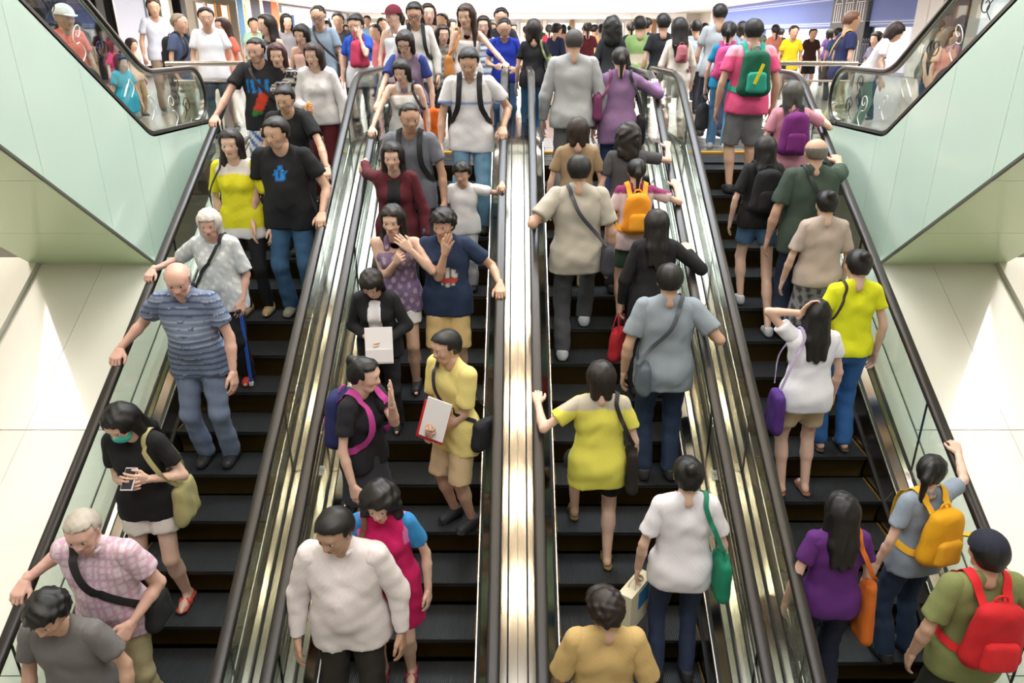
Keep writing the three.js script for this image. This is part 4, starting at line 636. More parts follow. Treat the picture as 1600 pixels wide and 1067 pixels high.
    if (top.open) {   // an inner shirt seen in the open front of a jacket
      const ib = torso(gr + 0.006, 1).filter((q) => q.a[1] > 0.49 * s); mesh('inner_shirt', merged([{ t: normals(netMesh(ib, cl[1], (x, y, zz, d) => Math.max(d, Math.abs(x) - 0.06 * u - 0.03 * (0.8 - y / s), -zz, y - 0.8 * s, hem + 0.01 - y))), c: tint(top.open) }]), CLOTH, g);
    }
  }
  const [sk1, sc] = P.sh ?? ['shoe', 0x2a2a2c];
  if (sk1 !== 'none') for (const d of [-1, 1]) { const A = J['a' + d]; mesh(sk1 === 'shoe' ? 'shoe' : 'sandal', merged([{ t: shoeT(sk1 === 'shoe' ? 'shoe' : 'sandal', tl), m: new THREE.Matrix4().makeTranslation(A[0] + d * 0.004, A[1], A[2]).multiply(new THREE.Matrix4().makeScale(u * (fem ? 0.92 : 1.04), u, u * (fem ? 0.93 : 1.03))), c: (x, y) => (y < -0.06 ? SRGB(P.sole ?? sc) : SRGB(sc)) }]), LEATHER, g); }
  const rec = { P, g, s, u, J, T, yaw, BASE, shirt, toW: (p) => toW(p, BASE), lv, HM, f: best.f, gr: top.fit ?? 0.012 }; people.push(rec);
  for (const q of P.bags ?? []) BAGS[q.k](rec, q);
  return rec;
}
// ------------------------------------------------------------------ bags and carried things, each a thing of its own in the carrier's frame
const pushOut = (rec, p, gap) => { const B = rec.shirt, e = 0.004; for (let i = 0; i < 9; i++) { const d = sdf(B, ...p); if (Math.abs(d - gap) < 0.002) break; const n = nrm3([sdf(B, p[0] + e, p[1], p[2]) - d, sdf(B, p[0], p[1] + e, p[2]) - d, sdf(B, p[0], p[1], p[2] + e) - d]); p = add3(p, n, THREE.MathUtils.clamp(gap - d, -0.05, 0.05)); } return p; };
function ribbon(rec, raw, w, gap = 0.008, th = 0.006) {
  const curve = new THREE.CatmullRomCurve3(raw.map((p) => V3(...p))), n = 26, pts = []; for (let i = 0; i <= n; i++) { const p = curve.getPoint(i / n); pts.push(rec.shirt && gap < 0.5 ? (() => { const q = [p.x, p.y, p.z], d = sdf(rec.shirt, ...q); return d < gap || d < 0.03 ? pushOut(rec, q, gap) : q; })() : [p.x, p.y, p.z]); }
  const pos = [], idx = [];
  pts.forEach((p, i) => { const t = nrm3(sub3(pts[Math.min(n, i + 1)], pts[Math.max(0, i - 1)])), e = 0.006, d0 = sdf(rec.shirt, ...p); let nn = nrm3([sdf(rec.shirt, p[0] + e, p[1], p[2]) - d0, sdf(rec.shirt, p[0], p[1] + e, p[2]) - d0, sdf(rec.shirt, p[0], p[1], p[2] + e) - d0]); if (!isFinite(nn[0]) || len3(nn) < 0.5) nn = [0, 0, 1]; const sd = nrm3(cross3(t, nn)); for (const [a, b] of [[-1, 0], [1, 0], [1, 1], [-1, 1]]) pos.push(...add3(add3(p, sd, a * w / 2), nn, b * th)); });
  for (let i = 0; i < n; i++) for (let j = 0; j < 4; j++) { const a = i * 4 + j, b = i * 4 + (j + 1) % 4; idx.push(a, a + 4, b, b, a + 4, b + 4); }
  const t = { pos: new Float32Array(pos), idx: new Uint32Array(idx) }; return normals(t);
}
const soft = (w, h, d, pinch = 0.25, cell = 0.018) => normals(netMesh([-1, 1].flatMap((i) => [bone([i * w * 0.3, -h * 0.32, 0], [i * w * 0.3 * (1 - pinch), h * 0.32, 0], Math.min(w, d) * 0.5, Math.min(w, d) * 0.5 * (1 - pinch), 0.05)]).concat([bone([0, -h * 0.3, 0], [0, h * 0.34, 0], d * 0.55, d * 0.45, 0.05)]), cell, (x, y, z, D) => Math.max(D, -y - h / 2, y - h / 2) + 0.004 * Math.sin(40 * x + 13 * y) * Math.sin(31 * y + 9 * z)));
function bagThing(rec, q, name, cat, at) { const o = thing(name, q.L, cat, ...rec.toW(at)); o.rotation.y = rec.yaw; if (q.tilt) o.rotation.z = q.tilt; return o; }
const shift = (t, d) => ({ ...t, pos: t.pos.map((v, i) => v - d[i % 3]) });
const BAGS = {
  backpack(rec, q) {
    const { u, s, T } = rec, sc = q.sc ?? 1, front = q.front ? -1 : 1, back = T(0, q.y ?? 0.7, 0), zb = -(0.105 + 0.04 + (rec.P.b ?? 1) * 0.045) * u * front + back[2], at = [back[0], back[1] - 0.2 * u * sc, zb];
    const o = bagThing(rec, q, 'backpack', 'backpack', at), c = SRGB(q.c), c2 = SRGB(q.c2 ?? q.c);
    const B = soft(0.3 * u * sc, 0.44 * u * sc, 0.15 * u * sc, 0.22); mesh('main_body', merged([{ t: shift(B, [0, -0.2 * u * sc, 0]), c }]), CLOTH, o);
    const Pk = soft(0.22 * u * sc, 0.2 * u * sc, 0.07 * u * sc, 0.1); mesh('front_pocket', merged([{ t: shift(Pk, [0, -0.12 * u * sc, 0.075 * u * sc * front]), c: c2 }]), CLOTH, o);
    mesh('handle', merged([{ t: fromGeo(new THREE.TorusGeometry(0.035 * u, 0.007, 6, 12, Math.PI).translate(0, 0.41 * u * sc, 0.03 * front)), c: c2 }]), CLOTH, o);
    if (q.stripe) { const g2 = new THREE.BoxGeometry(0.03, 0.2, 0.01).rotateZ(0.35).translate(0.0, 0.2 * u, -0.13 * u * front * sc); mesh('stripe', merged([{ t: fromGeo(g2), c: SRGB(q.stripe) }]), CLOTH, o); }
    for (const d of [-1, 1]) { const R0 = ribbon(rec, [T(d * 0.07, 0.79, -0.14 * front), T(d * 0.085, 0.845, -0.05 * front), T(d * 0.088, 0.85, 0.02 * front), T(d * 0.09, 0.79, 0.13 * front), T(d * 0.105, 0.7, 0.15 * front), T(d * 0.16, 0.63, 0.06 * front), T(d * 0.15, 0.6, -0.07 * front), T(d * 0.11, 0.6, -0.14 * front)], 0.048 * u); mesh('strap', merged([{ t: shift(R0, at), c: SRGB(q.cs ?? q.c2 ?? q.c) }]), CLOTH, o); }
  },
  shoulder(rec, q) {     // side: image side -1 left, +1 right; cross: strap over the other shoulder
    const { u, s, T, yaw } = rec, d = Math.cos(yaw) >= 0 ? q.side : -q.side, w = q.w ?? 0.28, h = q.h ?? 0.26, y = q.y ?? 0.52, c = SRGB(q.c), zz = q.z ?? -0.03, at0 = T(d * (q.x ?? 0.235), y, zz), at = [at0[0], at0[1] - h / 2 * u, at0[2]];
    const o = bagThing(rec, q, q.n ?? 'shoulder_bag', 'bag', at), B = soft(w * u, h * u, (q.dp ?? 0.1) * u, q.pinch ?? 0.15), ry = Math.PI / 2 * (q.turn ?? 1), m = new THREE.Matrix4().makeRotationY(ry).setPosition(0, h / 2 * u, 0);
    mesh('pouch', merged([{ t: B, m, c }]), CLOTH, o);
    const sd = q.cross ? -d : d, topY = y + h / 2 / 1.7, fwd = q.fb ?? 1, raw = q.cross ? [[T(d * 0.22, topY, zz + 0.06), T(d * 0.13, 0.66, 0.13), T(0, 0.745, 0.16), T(sd * 0.07, 0.82, 0.09), T(sd * 0.08, 0.85, 0)], [T(sd * 0.08, 0.85, 0), T(sd * 0.06, 0.82, -0.1), T(0, 0.74, -0.16), T(d * 0.13, 0.65, -0.14), T(d * 0.22, topY, zz - 0.06)]]
      : [[T(d * 0.24, topY, zz + 0.07), T(d * 0.2, 0.7, 0.12), T(sd * 0.105, 0.81, 0.085), T(sd * 0.11, 0.85, 0)], [T(sd * 0.11, 0.85, 0), T(sd * 0.105, 0.82, -0.09), T(d * 0.19, 0.7, -0.13), T(d * 0.24, topY, zz - 0.07)]];
    for (const r of raw) mesh('strap', merged([{ t: shift(ribbon(rec, r, (q.sw ?? 0.03) * u), at), c: SRGB(q.cs ?? q.c) }]), LEATHER, o);
  },
  handbag(rec, q) {      // hangs from the hand at the image side
    const { u, J, yaw } = rec, d = Math.cos(yaw) >= 0 ? q.side : -q.side, { W, D } = J[d], w = q.w ?? 0.26, h = q.h ?? 0.3, g = add3(W, D, 0.085 * u), at = [g[0], g[1] - (q.hl ?? 0.14) - h, g[2]];
    const o = bagThing(rec, q, q.n ?? 'handbag', 'bag', at), c = SRGB(q.c), m = new THREE.Matrix4().makeRotationY(Math.PI / 2 * (q.turn ?? 0.6)).setPosition(0, h / 2, 0);
    if (q.n === 'paper_bag') { const b = new THREE.BoxGeometry(w, h, 0.1); mesh('pouch', merged([{ t: fromGeo(b), m, c }]), CLOTH, o); const p = new THREE.BoxGeometry(w * 0.5, h * 0.45, 0.104).translate(-w * 0.1, h * 0.16, 0); if (q.c2) mesh('print', merged([{ t: fromGeo(p), m, c: SRGB(q.c2) }]), CLOTH, o); }
    else mesh('pouch', merged([{ t: soft(w, h, q.dp ?? 0.11, q.pinch ?? 0.2), m, c }]), CLOTH, o);
    for (const k of [-1, 1]) { const pts = [V3(-0.07, h * 0.93, k * 0.03), V3(-0.04, h + (q.hl ?? 0.14) * 0.75, k * 0.012), V3(0, h + (q.hl ?? 0.14), 0), V3(0.04, h + (q.hl ?? 0.14) * 0.75, k * 0.012), V3(0.07, h * 0.93, k * 0.03)].map((p) => p.applyAxisAngle(V3(0, 1, 0), Math.PI / 2 * (q.turn ?? 0.6))); mesh('handle', merged([{ t: fromGeo(new THREE.TubeGeometry(new THREE.CatmullRomCurve3(pts), 14, 0.006, 5)), c: SRGB(q.cs ?? q.c) }]), LEATHER, o); }
  },
  item(rec, q) {         // a small thing held in a hand: box [w, h, d] at the palm, turned by rot
    const { u, J, yaw } = rec, d = Math.cos(yaw) >= 0 ? q.side : -q.side, { W, D, N } = J[d], at = add3(add3(W, D, (q.al ?? 0.09) * u), N, (q.off ?? 0.02) * u), o = thing(q.n, q.L, q.cat, ...rec.toW(at)); o.rotation.set(...(q.rot ?? [0, 0, 0])); o.rotation.y += rec.yaw; o.rotation.order = 'YXZ';
    q.parts.forEach(([nm, w, h, dd, x, y, z, col], i) => mesh(nm, merged([{ t: fromGeo(rbox(w, h, dd, Math.min(w, h, dd) * 0.2, x, y, z, 1)), c: SRGB(col) }]), LEATHER, o));
  },
};
// ------------------------------------------------------------------ the people, by the picture row and column of the head
const LONGB = (c) => ['long', c], BLK = 0x0c0a09, BRN = 0x1f120b;
// --- leftmost escalator, coming down
person({ h: [397, 62], e: 1, t: 1.75, b: 1.08, g: 'm', hr: ['crew', BLK], hd: [-8, 12], sk: 3, A: { rail: [1, -1], y: 196 },
  top: { k: 'tee', c: 0x202126, hem: 0.45, fit: 0.024, paint: (x, y, z, n) => { if (z < 0.02) return; const q = x + 0.25 * (y - 0.7); if (y > 0.68 && y < 0.755 && x > -0.13 && x < 0.1 && Math.sin(q * 90) > -0.2) return 0x1577c4; if (y < 0.68 && y > 0.55 && Math.abs(x - 0.01 - (y - 0.62) * 0.9) < 0.055) return y < 0.575 ? 0x3c8a3c : 0xc9402a; } },
  bot: { k: 'shorts', c: 0xd8dde8, len: 0.3, paint: (x, y) => (Math.sin(60 * x + 90 * y) > 0.35 ? 0x2b55a8 : undefined) }, L: 'heavy man in a black t-shirt with a blue and red print',
  bags: [{ k: 'shoulder', side: 1, cross: 1, c: 0x202226, h: 0.16, w: 0.2, L: 'small dark pouch on the man with the blue and red print t-shirt' }] });
person({ h: [430, 70], e: 1, t: 1.55, g: 'f', hr: ['long', 0x3a1115], hd: [10, 6], top: { k: 'tee', c: 0xc9c4c2, paint: (x, y) => (y * 60 % 1 < 0.5 ? 0x23242c : undefined) }, bot: { k: 'skirt', c: 0x2a2b33 }, L: 'woman with dark red hair and a striped top behind the heavy man' });
person({ h: [488, 70], e: 1, t: 1.62, g: 'f', hr: ['long', 0x2a1712], hd: [-10, 10], A: { l: [0.1, 0.62, 0.24] }, top: { k: 'long', c: 0xdedde0, hem: 0.5, fit: 0.03 }, bot: { k: 'trousers', c: 0x5a1420, tight: 1 }, L: 'long haired woman in a loose white sweater and dark red trousers',
  bags: [{ k: 'item', side: -1, n: 'drink_carton', cat: 'drink', L: 'small orange drink held by the woman in the white sweater', parts: [['carton', 0.055, 0.1, 0.045, 0, 0, 0, 0xe08a1c], ['cap', 0.02, 0.02, 0.02, 0, 0.06, 0, 0xf0d9a8]] }] });
person({ h: [442, 138], e: 1, t: 1.7, ln: 9, g: 'm', hr: ['short', BLK], hd: [-5, 10], B: { rail: [1, 1], y: 292 }, top: { k: 'tee', c: 0x15161a, hem: 0.47, fit: 0.02 }, bot: { k: 'trousers', c: 0x1c1d22 }, L: 'man in a plain black t-shirt reaching for the right handrail behind another man' });
person({ h: [430, 183], e: 1, t: 1.74, b: 1.08, g: 'm', hr: ['short', 0x17110e], hd: [-22, 12], B: { rail: [1, 1], y: 350 }, sh: ['shoe', 0x8b8878], sole: 0xc9c6b8,
  top: { k: 'tee', c: 0x121318, hem: 0.46, fit: 0.022, paint: (x, y, z) => (z > 0.02 && Math.hypot((x - 0.0) * 1.1, (y - 0.735) * 1.6) < 0.055 && Math.sin(x * 120 + y * 60) > -0.6 ? (y > 0.745 && x > 0.01 ? 0xbfe0ee : 0x1a78c8) : undefined) }, bot: { k: 'jeans', c: 0x35587a }, L: 'man in a black t-shirt with a blue chest print, jeans and pale shoes' });
person({ h: [357, 205], e: 1, t: 1.72, g: 'f', hr: ['long', 0x1d1310], hd: [5, 4], sh: ['shoe', 0xb09a72], A: { l: [0.2, 0.5, 0.02] }, top: { k: 'tee', c: 0xd9d224, c2: 0xd9d224, sl: 0.8, hem: 0.44, paint: (x, y) => (y > 0.775 ? 0xe6dcd8 : y < 0.5 ? 0xe2e0e0 : undefined) }, bot: { k: 'trousers', c: 0x14151a, tight: 1 }, L: 'woman in a bright yellow top with a white yoke and hem, black trousers',
  bags: [{ k: 'shoulder', side: -1, c: 0x6f5a48, h: 0.2, w: 0.22, sw: 0.016, cs: 0x33261e, L: 'small brown bag on the shoulder of the woman in the yellow and white top' }] });
person({ h: [322, 332], e: 1, t: 1.55, b: 1.08, g: 'f', old: 1, hr: ['bob', 0xcfcac2], hd: [8, 10], sk: 3, sh: ['shoe', 0xc23a30], A: { rail: [1, -1], y: 438 }, B: { l: [0.19, 0.5, 0.08] }, top: { k: 'tee', c: 0xc6cdd0, hem: 0.45, fit: 0.026, sl: 0.9, paint: (x, y, z) => (Math.sin(70 * x + 30 * y) * Math.sin(95 * y - 50 * z) > 0.45 ? 0xe6e8e6 : undefined) }, bot: { k: 'trousers', c: 0x17181d }, L: 'white haired woman in a pale patterned blouse with a black crossbody strap and red shoes',
  bags: [{ k: 'shoulder', side: -1, cross: 1, c: 0x141518, h: 0.2, w: 0.24, L: 'black crossbody bag of the white haired woman' },
    { k: 'item', side: 1, n: 'walking_stick', cat: 'stick', al: 0.075, off: 0.012, L: 'blue walking stick held by the white haired woman', parts: [['shaft', 0.026, 0.66, 0.026, 0, -0.34, 0, 0x2457b8], ['grip', 0.03, 0.03, 0.12, 0, 0.0, 0.01, 0x15161a], ['tip', 0.034, 0.04, 0.034, 0, -0.68, 0, 0xcfd2d4]] }] });
person({ h: [268, 418], e: 1, t: 1.68, b: 1.06, g: 'm', old: 1, hr: ['bald', 0x9a948c], hd: [12, 16], ln: 8, sk: 3, A: { rail: [1, -1], y: 565 }, top: { k: 'polo', c: 0x76839c, hem: 0.46, fit: 0.024, collar: 1, v: 0.15, paint: (x, y) => (y * 36 % 1 < 0.26 ? 0x424b66 : y * 36 % 1 < 0.36 ? 0xa3aec2 : undefined) }, bot: { k: 'jeans', c: 0x76839c }, L: 'bald elderly man in a blue striped polo shirt and faded jeans' });
person({ h: [180, 648], e: 1, t: 1.7, g: 'f', hr: ['long', 0x0b0908], hd: [-12, 30], mask: 0x3fb6a4, A: { p: [207, 772], f: 0.22 }, B: { p: [222, 768], f: 0.24 }, top: { k: 'tee', c: 0x141416, hem: 0.47 }, bot: { k: 'shorts', c: 0xe5ddd2, len: 0.4 }, sh: ['sandal', 0xc04a40], L: 'young woman with a teal face mask, black top and white shorts',
  bags: [{ k: 'shoulder', side: 1, c: 0xa39b6a, h: 0.34, w: 0.3, L: 'khaki shoulder bag of the woman with the teal face mask' }, { k: 'item', side: 1, n: 'phone', cat: 'phone', rot: [-0.9, 0, 0], al: 0.1, L: 'pale phone held by the woman with the teal face mask', parts: [['case', 0.075, 0.15, 0.01, 0, 0, 0, 0xd9d9dd], ['screen', 0.066, 0.135, 0.004, 0, 0, 0.006, 0x1a1c22]] }] });
person({ h: [118, 805], e: 1, t: 1.66, b: 1.08, g: 'm', old: 1, hr: ['crew', 0xb3a99c], hd: [5, 12], ln: 6, sk: 3, A: { rail: [1, -1], y: 935 }, B: { l: [0.18, 0.56, 0.16] }, top: { k: 'polo', c: 0xdccad2, hem: 0.46, fit: 0.024, collar: 1, v: 0.2, paint: (x, y) => (Math.sin(160 * x) > 0.55 || Math.sin(260 * y) > 0.7 ? 0xc9a3b4 : undefined) }, bot: { k: 'trousers', c: 0xb9ab84 }, L: 'grey haired man in a pink checked shirt holding the left handrail',
  bags: [{ k: 'shoulder', side: 1, cross: 1, c: 0x18181a, h: 0.2, w: 0.24, sw: 0.045, L: 'black crossbody bag of the man in the pink checked shirt' }] });
person({ h: [62, 945], e: 1, t: 1.68, g: 'm', hr: ['fluffy', BLK], hd: [0, 16], ln: 6, top: { k: 'tee', c: 0x6f6c6a, hem: 0.46, fit: 0.02 }, bot: { k: 'trousers', c: 0x3b3a3c }, L: 'dark haired person in a grey t-shirt at the bottom left corner' });
// --- second escalator, coming down
person({ h: [632, 52], e: 2, t: 1.6, ln: 14, g: 'f', glasses: 1, hr: ['bob', 0x1f1512], hd: [-8, 10], A: { rail: [2, -1], y: 190 }, top: { k: 'tee', c: 0x8b7a92, c2: 0x2c3f86, hem: 0.47 }, bot: { k: 'trousers', c: 0x33384a }, L: 'woman with glasses in a mauve top with blue sleeves holding the handrail' });
person({ h: [627, 97], e: 2, t: 1.6, ln: 10, g: 'f', hr: ['bob', 0x17100e], hd: [-12, 12], A: { rail: [2, -1], y: 218 }, top: { k: 'tank', c: 0xe4e4e4, hem: 0.48 }, bot: { k: 'trousers', c: 0x7a7d86 }, L: 'woman with bobbed hair in a white sleeveless top, arm stretched to the handrail',
  bags: [{ k: 'shoulder', side: 1, c: 0xe0661a, h: 0.4, w: 0.34, y: 0.56, x: 0.3, z: -0.08, turn: 0.4, cs: 0x16161a, L: 'large orange shoulder bag of the woman in the white sleeveless top' }] });
person({ h: [732, 80], e: 2, t: 1.73, g: 'm', hr: ['short', BLK], hd: [-3, 22], B: { rail: [2, 1], y: 214 }, top: { k: 'polo', c: 0xe4e4e8, hem: 0.46, fit: 0.024, collar: 1, v: 0.15, paint: (x, y, z) => (z > 0 && Math.abs(y - 0.715) < 0.008 ? 0x7c94cc : undefined) }, bot: { k: 'jeans', c: 0x6f9ab8 }, L: 'man looking down in a white polo shirt with black backpack straps and pale jeans',
  bags: [{ k: 'backpack', c: 0x17181c, L: 'black backpack on the man in the white polo shirt' }] });
person({ h: [637, 165], e: 2, t: 1.72, g: 'm', hr: ['crew', BLK], hd: [18, 10], sk: 2, top: { k: 'tee', c: 0x6d717c, hem: 0.46, fit: 0.02 }, bot: { k: 'trousers', c: 0x3b3d44 }, L: 'man in a slate grey t-shirt with one black strap, looking aside',
  bags: [{ k: 'backpack', c: 0x1b1c20, L: 'dark backpack on the man in the slate grey t-shirt' }] });
person({ h: [612, 226], e: 2, t: 1.6, g: 'f', hr: ['long', 0x120c0b], hd: [0, 8], A: { rail: [2, -1], y: 268 }, top: { k: 'long', n: 'jacket', c: 0x551623, hem: 0.46, open: 0x17181c, fit: 0.02 }, bot: { k: 'trousers', c: 0x17181c }, L: 'long haired woman in a maroon jacket over a black top',
  bags: [{ k: 'item', side: 1, n: 'lanyard', cat: 'lanyard', L: 'turquoise lanyard card beside the maroon jacket', parts: [['card', 0.06, 0.09, 0.006, 0, 0, 0, 0xbfe0d6], ['ribbon', 0.015, 0.14, 0.004, 0, 0.11, 0, 0x1f93a6]] }] });
person({ h: [722, 257], e: 2, t: 1.22, g: 'm', hr: ['fluffy', BLK], hd: [-12, 10], B: { rail: [2, 1], y: 300 }, top: { k: 'tee', c: 0xe0e0e2, hem: 0.46, fit: 0.02 }, bot: { k: 'trousers', c: 0xb9bac0 }, L: 'small boy in a white t-shirt and pale grey trousers reaching to the central handrail' });
person({ h: [612, 320], e: 2, t: 1.58, g: 'f', hr: ['long', 0x17100d], hd: [-6, 8], A: { p: [628, 418], f: 0.25, hand: 'fist' }, B: { p: [640, 390], f: 0.22 }, top: { k: 'tank', c: 0x7a6788, hem: 0.46, paint: (x, y, z) => (Math.sin(80 * x + 20 * y) * Math.sin(90 * y + 40 * z) > 0.4 ? 0xb59fb4 : undefined) }, bot: { k: 'shorts', c: 0xe9e9ea, len: 0.4 }, L: 'long haired girl in a purple patterned sleeveless top and white shorts' });
person({ h: [693, 332], e: 2, t: 1.66, b: 1.05, g: 'm', hr: ['fluffy', BLK], hd: [-15, 10], A: { p: [705, 400], f: 0.26, hand: 'flat' }, B: { rail: [2, 1], y: 462 }, top: { k: 'tee', c: 0x20304e, hem: 0.45, fit: 0.022, paint: (x, y, z) => (z > 0 && Math.hypot((x - 0.02) * 1.0, (y - 0.66) * 1.5) < 0.075 ? (Math.sin(90 * y) > 0.4 && y < 0.66 ? 0xb04438 : Math.sin(110 * x) > -0.5 ? 0xcfcac2 : 0x39435c) : undefined) }, bot: { k: 'shorts', c: 0xcdb079, len: 0.26 }, L: 'young man in a navy graphic t-shirt and tan shorts, one hand on his chest' });
person({ h: [578, 440], e: 2, t: 1.58, g: 'f', hr: ['bob', 0x1a1210], hd: [-5, 34], ln: 8, A: { p: [575, 540], f: 0.2 }, B: { p: [605, 545], f: 0.22 }, top: { k: 'long', n: 'cardigan', c: 0x1b1b20, hem: 0.47, open: 0xe8e6ea, fit: 0.02 }, bot: { k: 'trousers', c: 0x1d1e24 }, L: 'woman with bowed head in a black cardigan over a white top',
  bags: [{ k: 'item', side: 1, n: 'paper_sheet', cat: 'paper', rot: [-0.35, 0.1, 0], al: 0.1, L: 'white paper held by the woman in the black cardigan', parts: [['sheet', 0.21, 0.28, 0.006, 0, 0, 0.02, 0xeceaec], ['fold', 0.2, 0.1, 0.008, 0, -0.08, 0.026, 0xdcd9dc]] }] });
person({ h: [570, 565], e: 2, t: 1.64, g: 'f', w: 62, hr: ['bun', BLK], hd: [20, 8], B: { p: [612, 612], f: 0.2, hand: 'flat', D: [0, 1, 0.1] }, top: { k: 'tee', c: 0x1c1b22, hem: 0.5, fit: 0.02 }, bot: { k: 'skirt', c: 0x3a3c42, len: 0.36, fl: 0.15 }, L: 'woman in a black tee and charcoal skirt turned to the right with a raised hand',
  bags: [{ k: 'backpack', c: 0x222a5c, c2: 0xb53f8c, L: 'navy and magenta backpack on the woman with the raised hand' }] });
person({ h: [694, 530], e: 2, t: 1.72, g: 'm', w: -42, hr: ['short', BLK], hd: [-12, 8], A: { p: [668, 680], f: 0.2, hand: 'fist' }, B: { p: [672, 690], f: 0.18, hand: 'fist' }, sh: ['shoe', 0x2a2b2e], sole: 0x77787a, top: { k: 'tee', c: 0xe2d284, hem: 0.42, fit: 0.024, sl: 0.8 }, bot: { k: 'shorts', c: 0xcdb48c, len: 0.26 }, L: 'man in a pale yellow t-shirt and beige shorts turned to the left',
  bags: [{ k: 'item', side: -1, n: 'folder', cat: 'folder', rot: [-0.1, 0.5, -0.25], al: 0.05, off: 0.03, L: 'red and white folder held by the man in the pale yellow t-shirt', parts: [['cover', 0.2, 0.29, 0.012, 0, 0.06, 0, 0xc8202a], ['page', 0.18, 0.3, 0.01, 0.01, 0.09, 0.012, 0xf0f0f0]] },
    { k: 'shoulder', side: 1, cross: 1, c: 0x1c1d22, h: 0.24, w: 0.28, z: -0.08, L: 'black sling bag on the man in the pale yellow t-shirt' }] });
person({ h: [590, 768], e: 2, t: 1.62, b: 1.05, g: 'f', hr: ['wavy', 0x14100f], hd: [0, 16], top: { k: 'tee', n: 'dress', c: 0xc8135e, c2: 0x2e7fb8, hem: 0.33, v: 0.3, neck: 0.09, fit: 0.02, flare: 0.13, paint: (x, y) => (Math.abs(x) > 0.135 && y > 0.74 ? 0xd678b0 : undefined) }, bot: { k: 'none' }, sh: ['sandal', 0x9c4450], L: 'woman in a magenta dress with blue sleeves behind the man in the white shirt',
  bags: [{ k: 'shoulder', side: -1, c: 0xb9bac0, cs: 0x6a4a2e, h: 0.26, w: 0.28, L: 'pale grey bag on a brown strap of the woman in the magenta dress' }] });
person({ h: [522, 808], e: 2, t: 1.74, b: 1.12, g: 'm', hr: ['short', 0x14100e], hd: [-22, 14], sk: 2, top: { k: 'long', n: 'shirt', c: 0xe8dfde, hem: 0.46, v: 0.25, neck: 0.085, collar: 1, fit: 0.026 }, bot: { k: 'trousers', c: 0x2b2620 }, L: 'man in an untucked white long sleeved shirt and dark trousers' });
// --- third escalator, going up
person({ h: [897, 48], e: 3, t: 1.78, b: 1.05, g: 'm', hr: ['crew', 0x3a3634], top: { k: 'long', n: 'shirt', c: 0xa9adb1, hem: 0.47, fit: 0.026 }, bot: { k: 'trousers', c: 0x77787c }, L: 'thin haired man in a light grey shirt at the top of the third escalator' });
person({ h: [970, 76], e: 3, t: 1.6, g: 'f', hr: ['pony', 0x1a1210], B: { rail: [3, 1], y: 130 }, top: { k: 'long', c: 0x8a6c95, hem: 0.42, fit: 0.022 }, bot: { k: 'jeans', c: 0x2c3f66 }, L: 'woman in a long mauve top near the top of the third escalator',
  bags: [{ k: 'shoulder', side: 1, c: 0x14151a, h: 0.34, w: 0.3, y: 0.5, L: 'tall black tote on the woman in the long mauve top' }, { k: 'shoulder', side: -1, c: 0x74345f, h: 0.3, w: 0.28, y: 0.64, L: 'plum coloured bag under the arm of the woman in the long mauve top' }] });
person({ h: [903, 186], e: 3, t: 1.6, g: 'f', hr: ['bob', 0x2b1e17], top: { k: 'tee', c: 0x9a8467, hem: 0.47 }, bot: { k: 'trousers', c: 0xb7aa98 }, L: 'person in tan clothes just above the man in the beige shirt' });
person({ h: [982, 195], e: 3, t: 1.6, g: 'f', hr: ['wavy', 0x1c1311], B: { rail: [3, 1], y: 228 }, top: { k: 'tee', c: 0x4b4a4e, hem: 0.46 }, bot: { k: 'trousers', c: 0x25262c }, L: 'woman with big wavy hair in a dark grey t-shirt holding the right handrail' });
person({ h: [995, 250], e: 3, t: 1.5, g: 'f', hr: ['pony', BLK], B: { rail: [3, 1], y: 288 }, top: { k: 'tee', c: 0xd9c7c9, hem: 0.47, paint: (x, y) => (y > 0.8 ? 0x8a2f62 : undefined) }, bot: { k: 'shorts', c: 0x3e5a48, len: 0.36 }, L: 'girl in a white tee with a magenta collar carrying an orange pack',
  bags: [{ k: 'backpack', c: 0xe8931c, c2: 0xf0a52a, sc: 0.92, L: 'orange yellow backpack on the girl in the white tee' }] });
person({ h: [905, 245], e: 3, t: 1.74, b: 1.06, g: 'm', hr: ['short', BLK], A: { rail: [3, -1], y: 345 }, sh: ['shoe', 0xb8bcc4], sole: 0xe6e8ec, ft: { B: [0, 1] }, top: { k: 'tee', c: 0xb4aea2, hem: 0.45, fit: 0.026, sl: 0.75 }, bot: { k: 'trousers', c: 0x4a4b50 }, L: 'man in a beige short sleeved shirt and grey trousers holding the left handrail',
  bags: [{ k: 'shoulder', side: 1, cross: 1, c: 0x393a44, h: 0.24, w: 0.26, z: -0.1, L: 'dark grey crossbody bag of the man in the beige shirt' }] });
person({ h: [1027, 330], e: 3, t: 1.62, g: 'f', hr: ['long', 0x120b0a], B: { rail: [3, 1], y: 388 }, top: { k: 'long', n: 'jacket', c: 0x16161a, hem: 0.43, fit: 0.022 }, bot: { k: 'trousers', c: 0x15161b }, L: 'woman with long dark hair in a black jacket holding the right handrail',
  bags: [{ k: 'handbag', side: -1, c: 0xb0202c, w: 0.26, h: 0.3, L: 'red bag hanging beside the woman in the black jacket' }] });
person({ h: [1047, 415], e: 3, t: 1.74, b: 1.05, g: 'm', hr: ['short', BLK], B: { rail: [3, 1], y: 502 }, top: { k: 'tee', c: 0x8d98a2, hem: 0.45, fit: 0.026, sl: 0.7 }, bot: { k: 'jeans', c: 0x24344e }, L: 'man in a grey blue t-shirt and dark jeans with a sling across his back',
  bags: [{ k: 'shoulder', side: -1, cross: 1, c: 0x55606a, h: 0.24, w: 0.26, z: -0.12, x: 0.17, cs: 0x454d55, L: 'slate sling bag of the man in the grey blue t-shirt' }] });
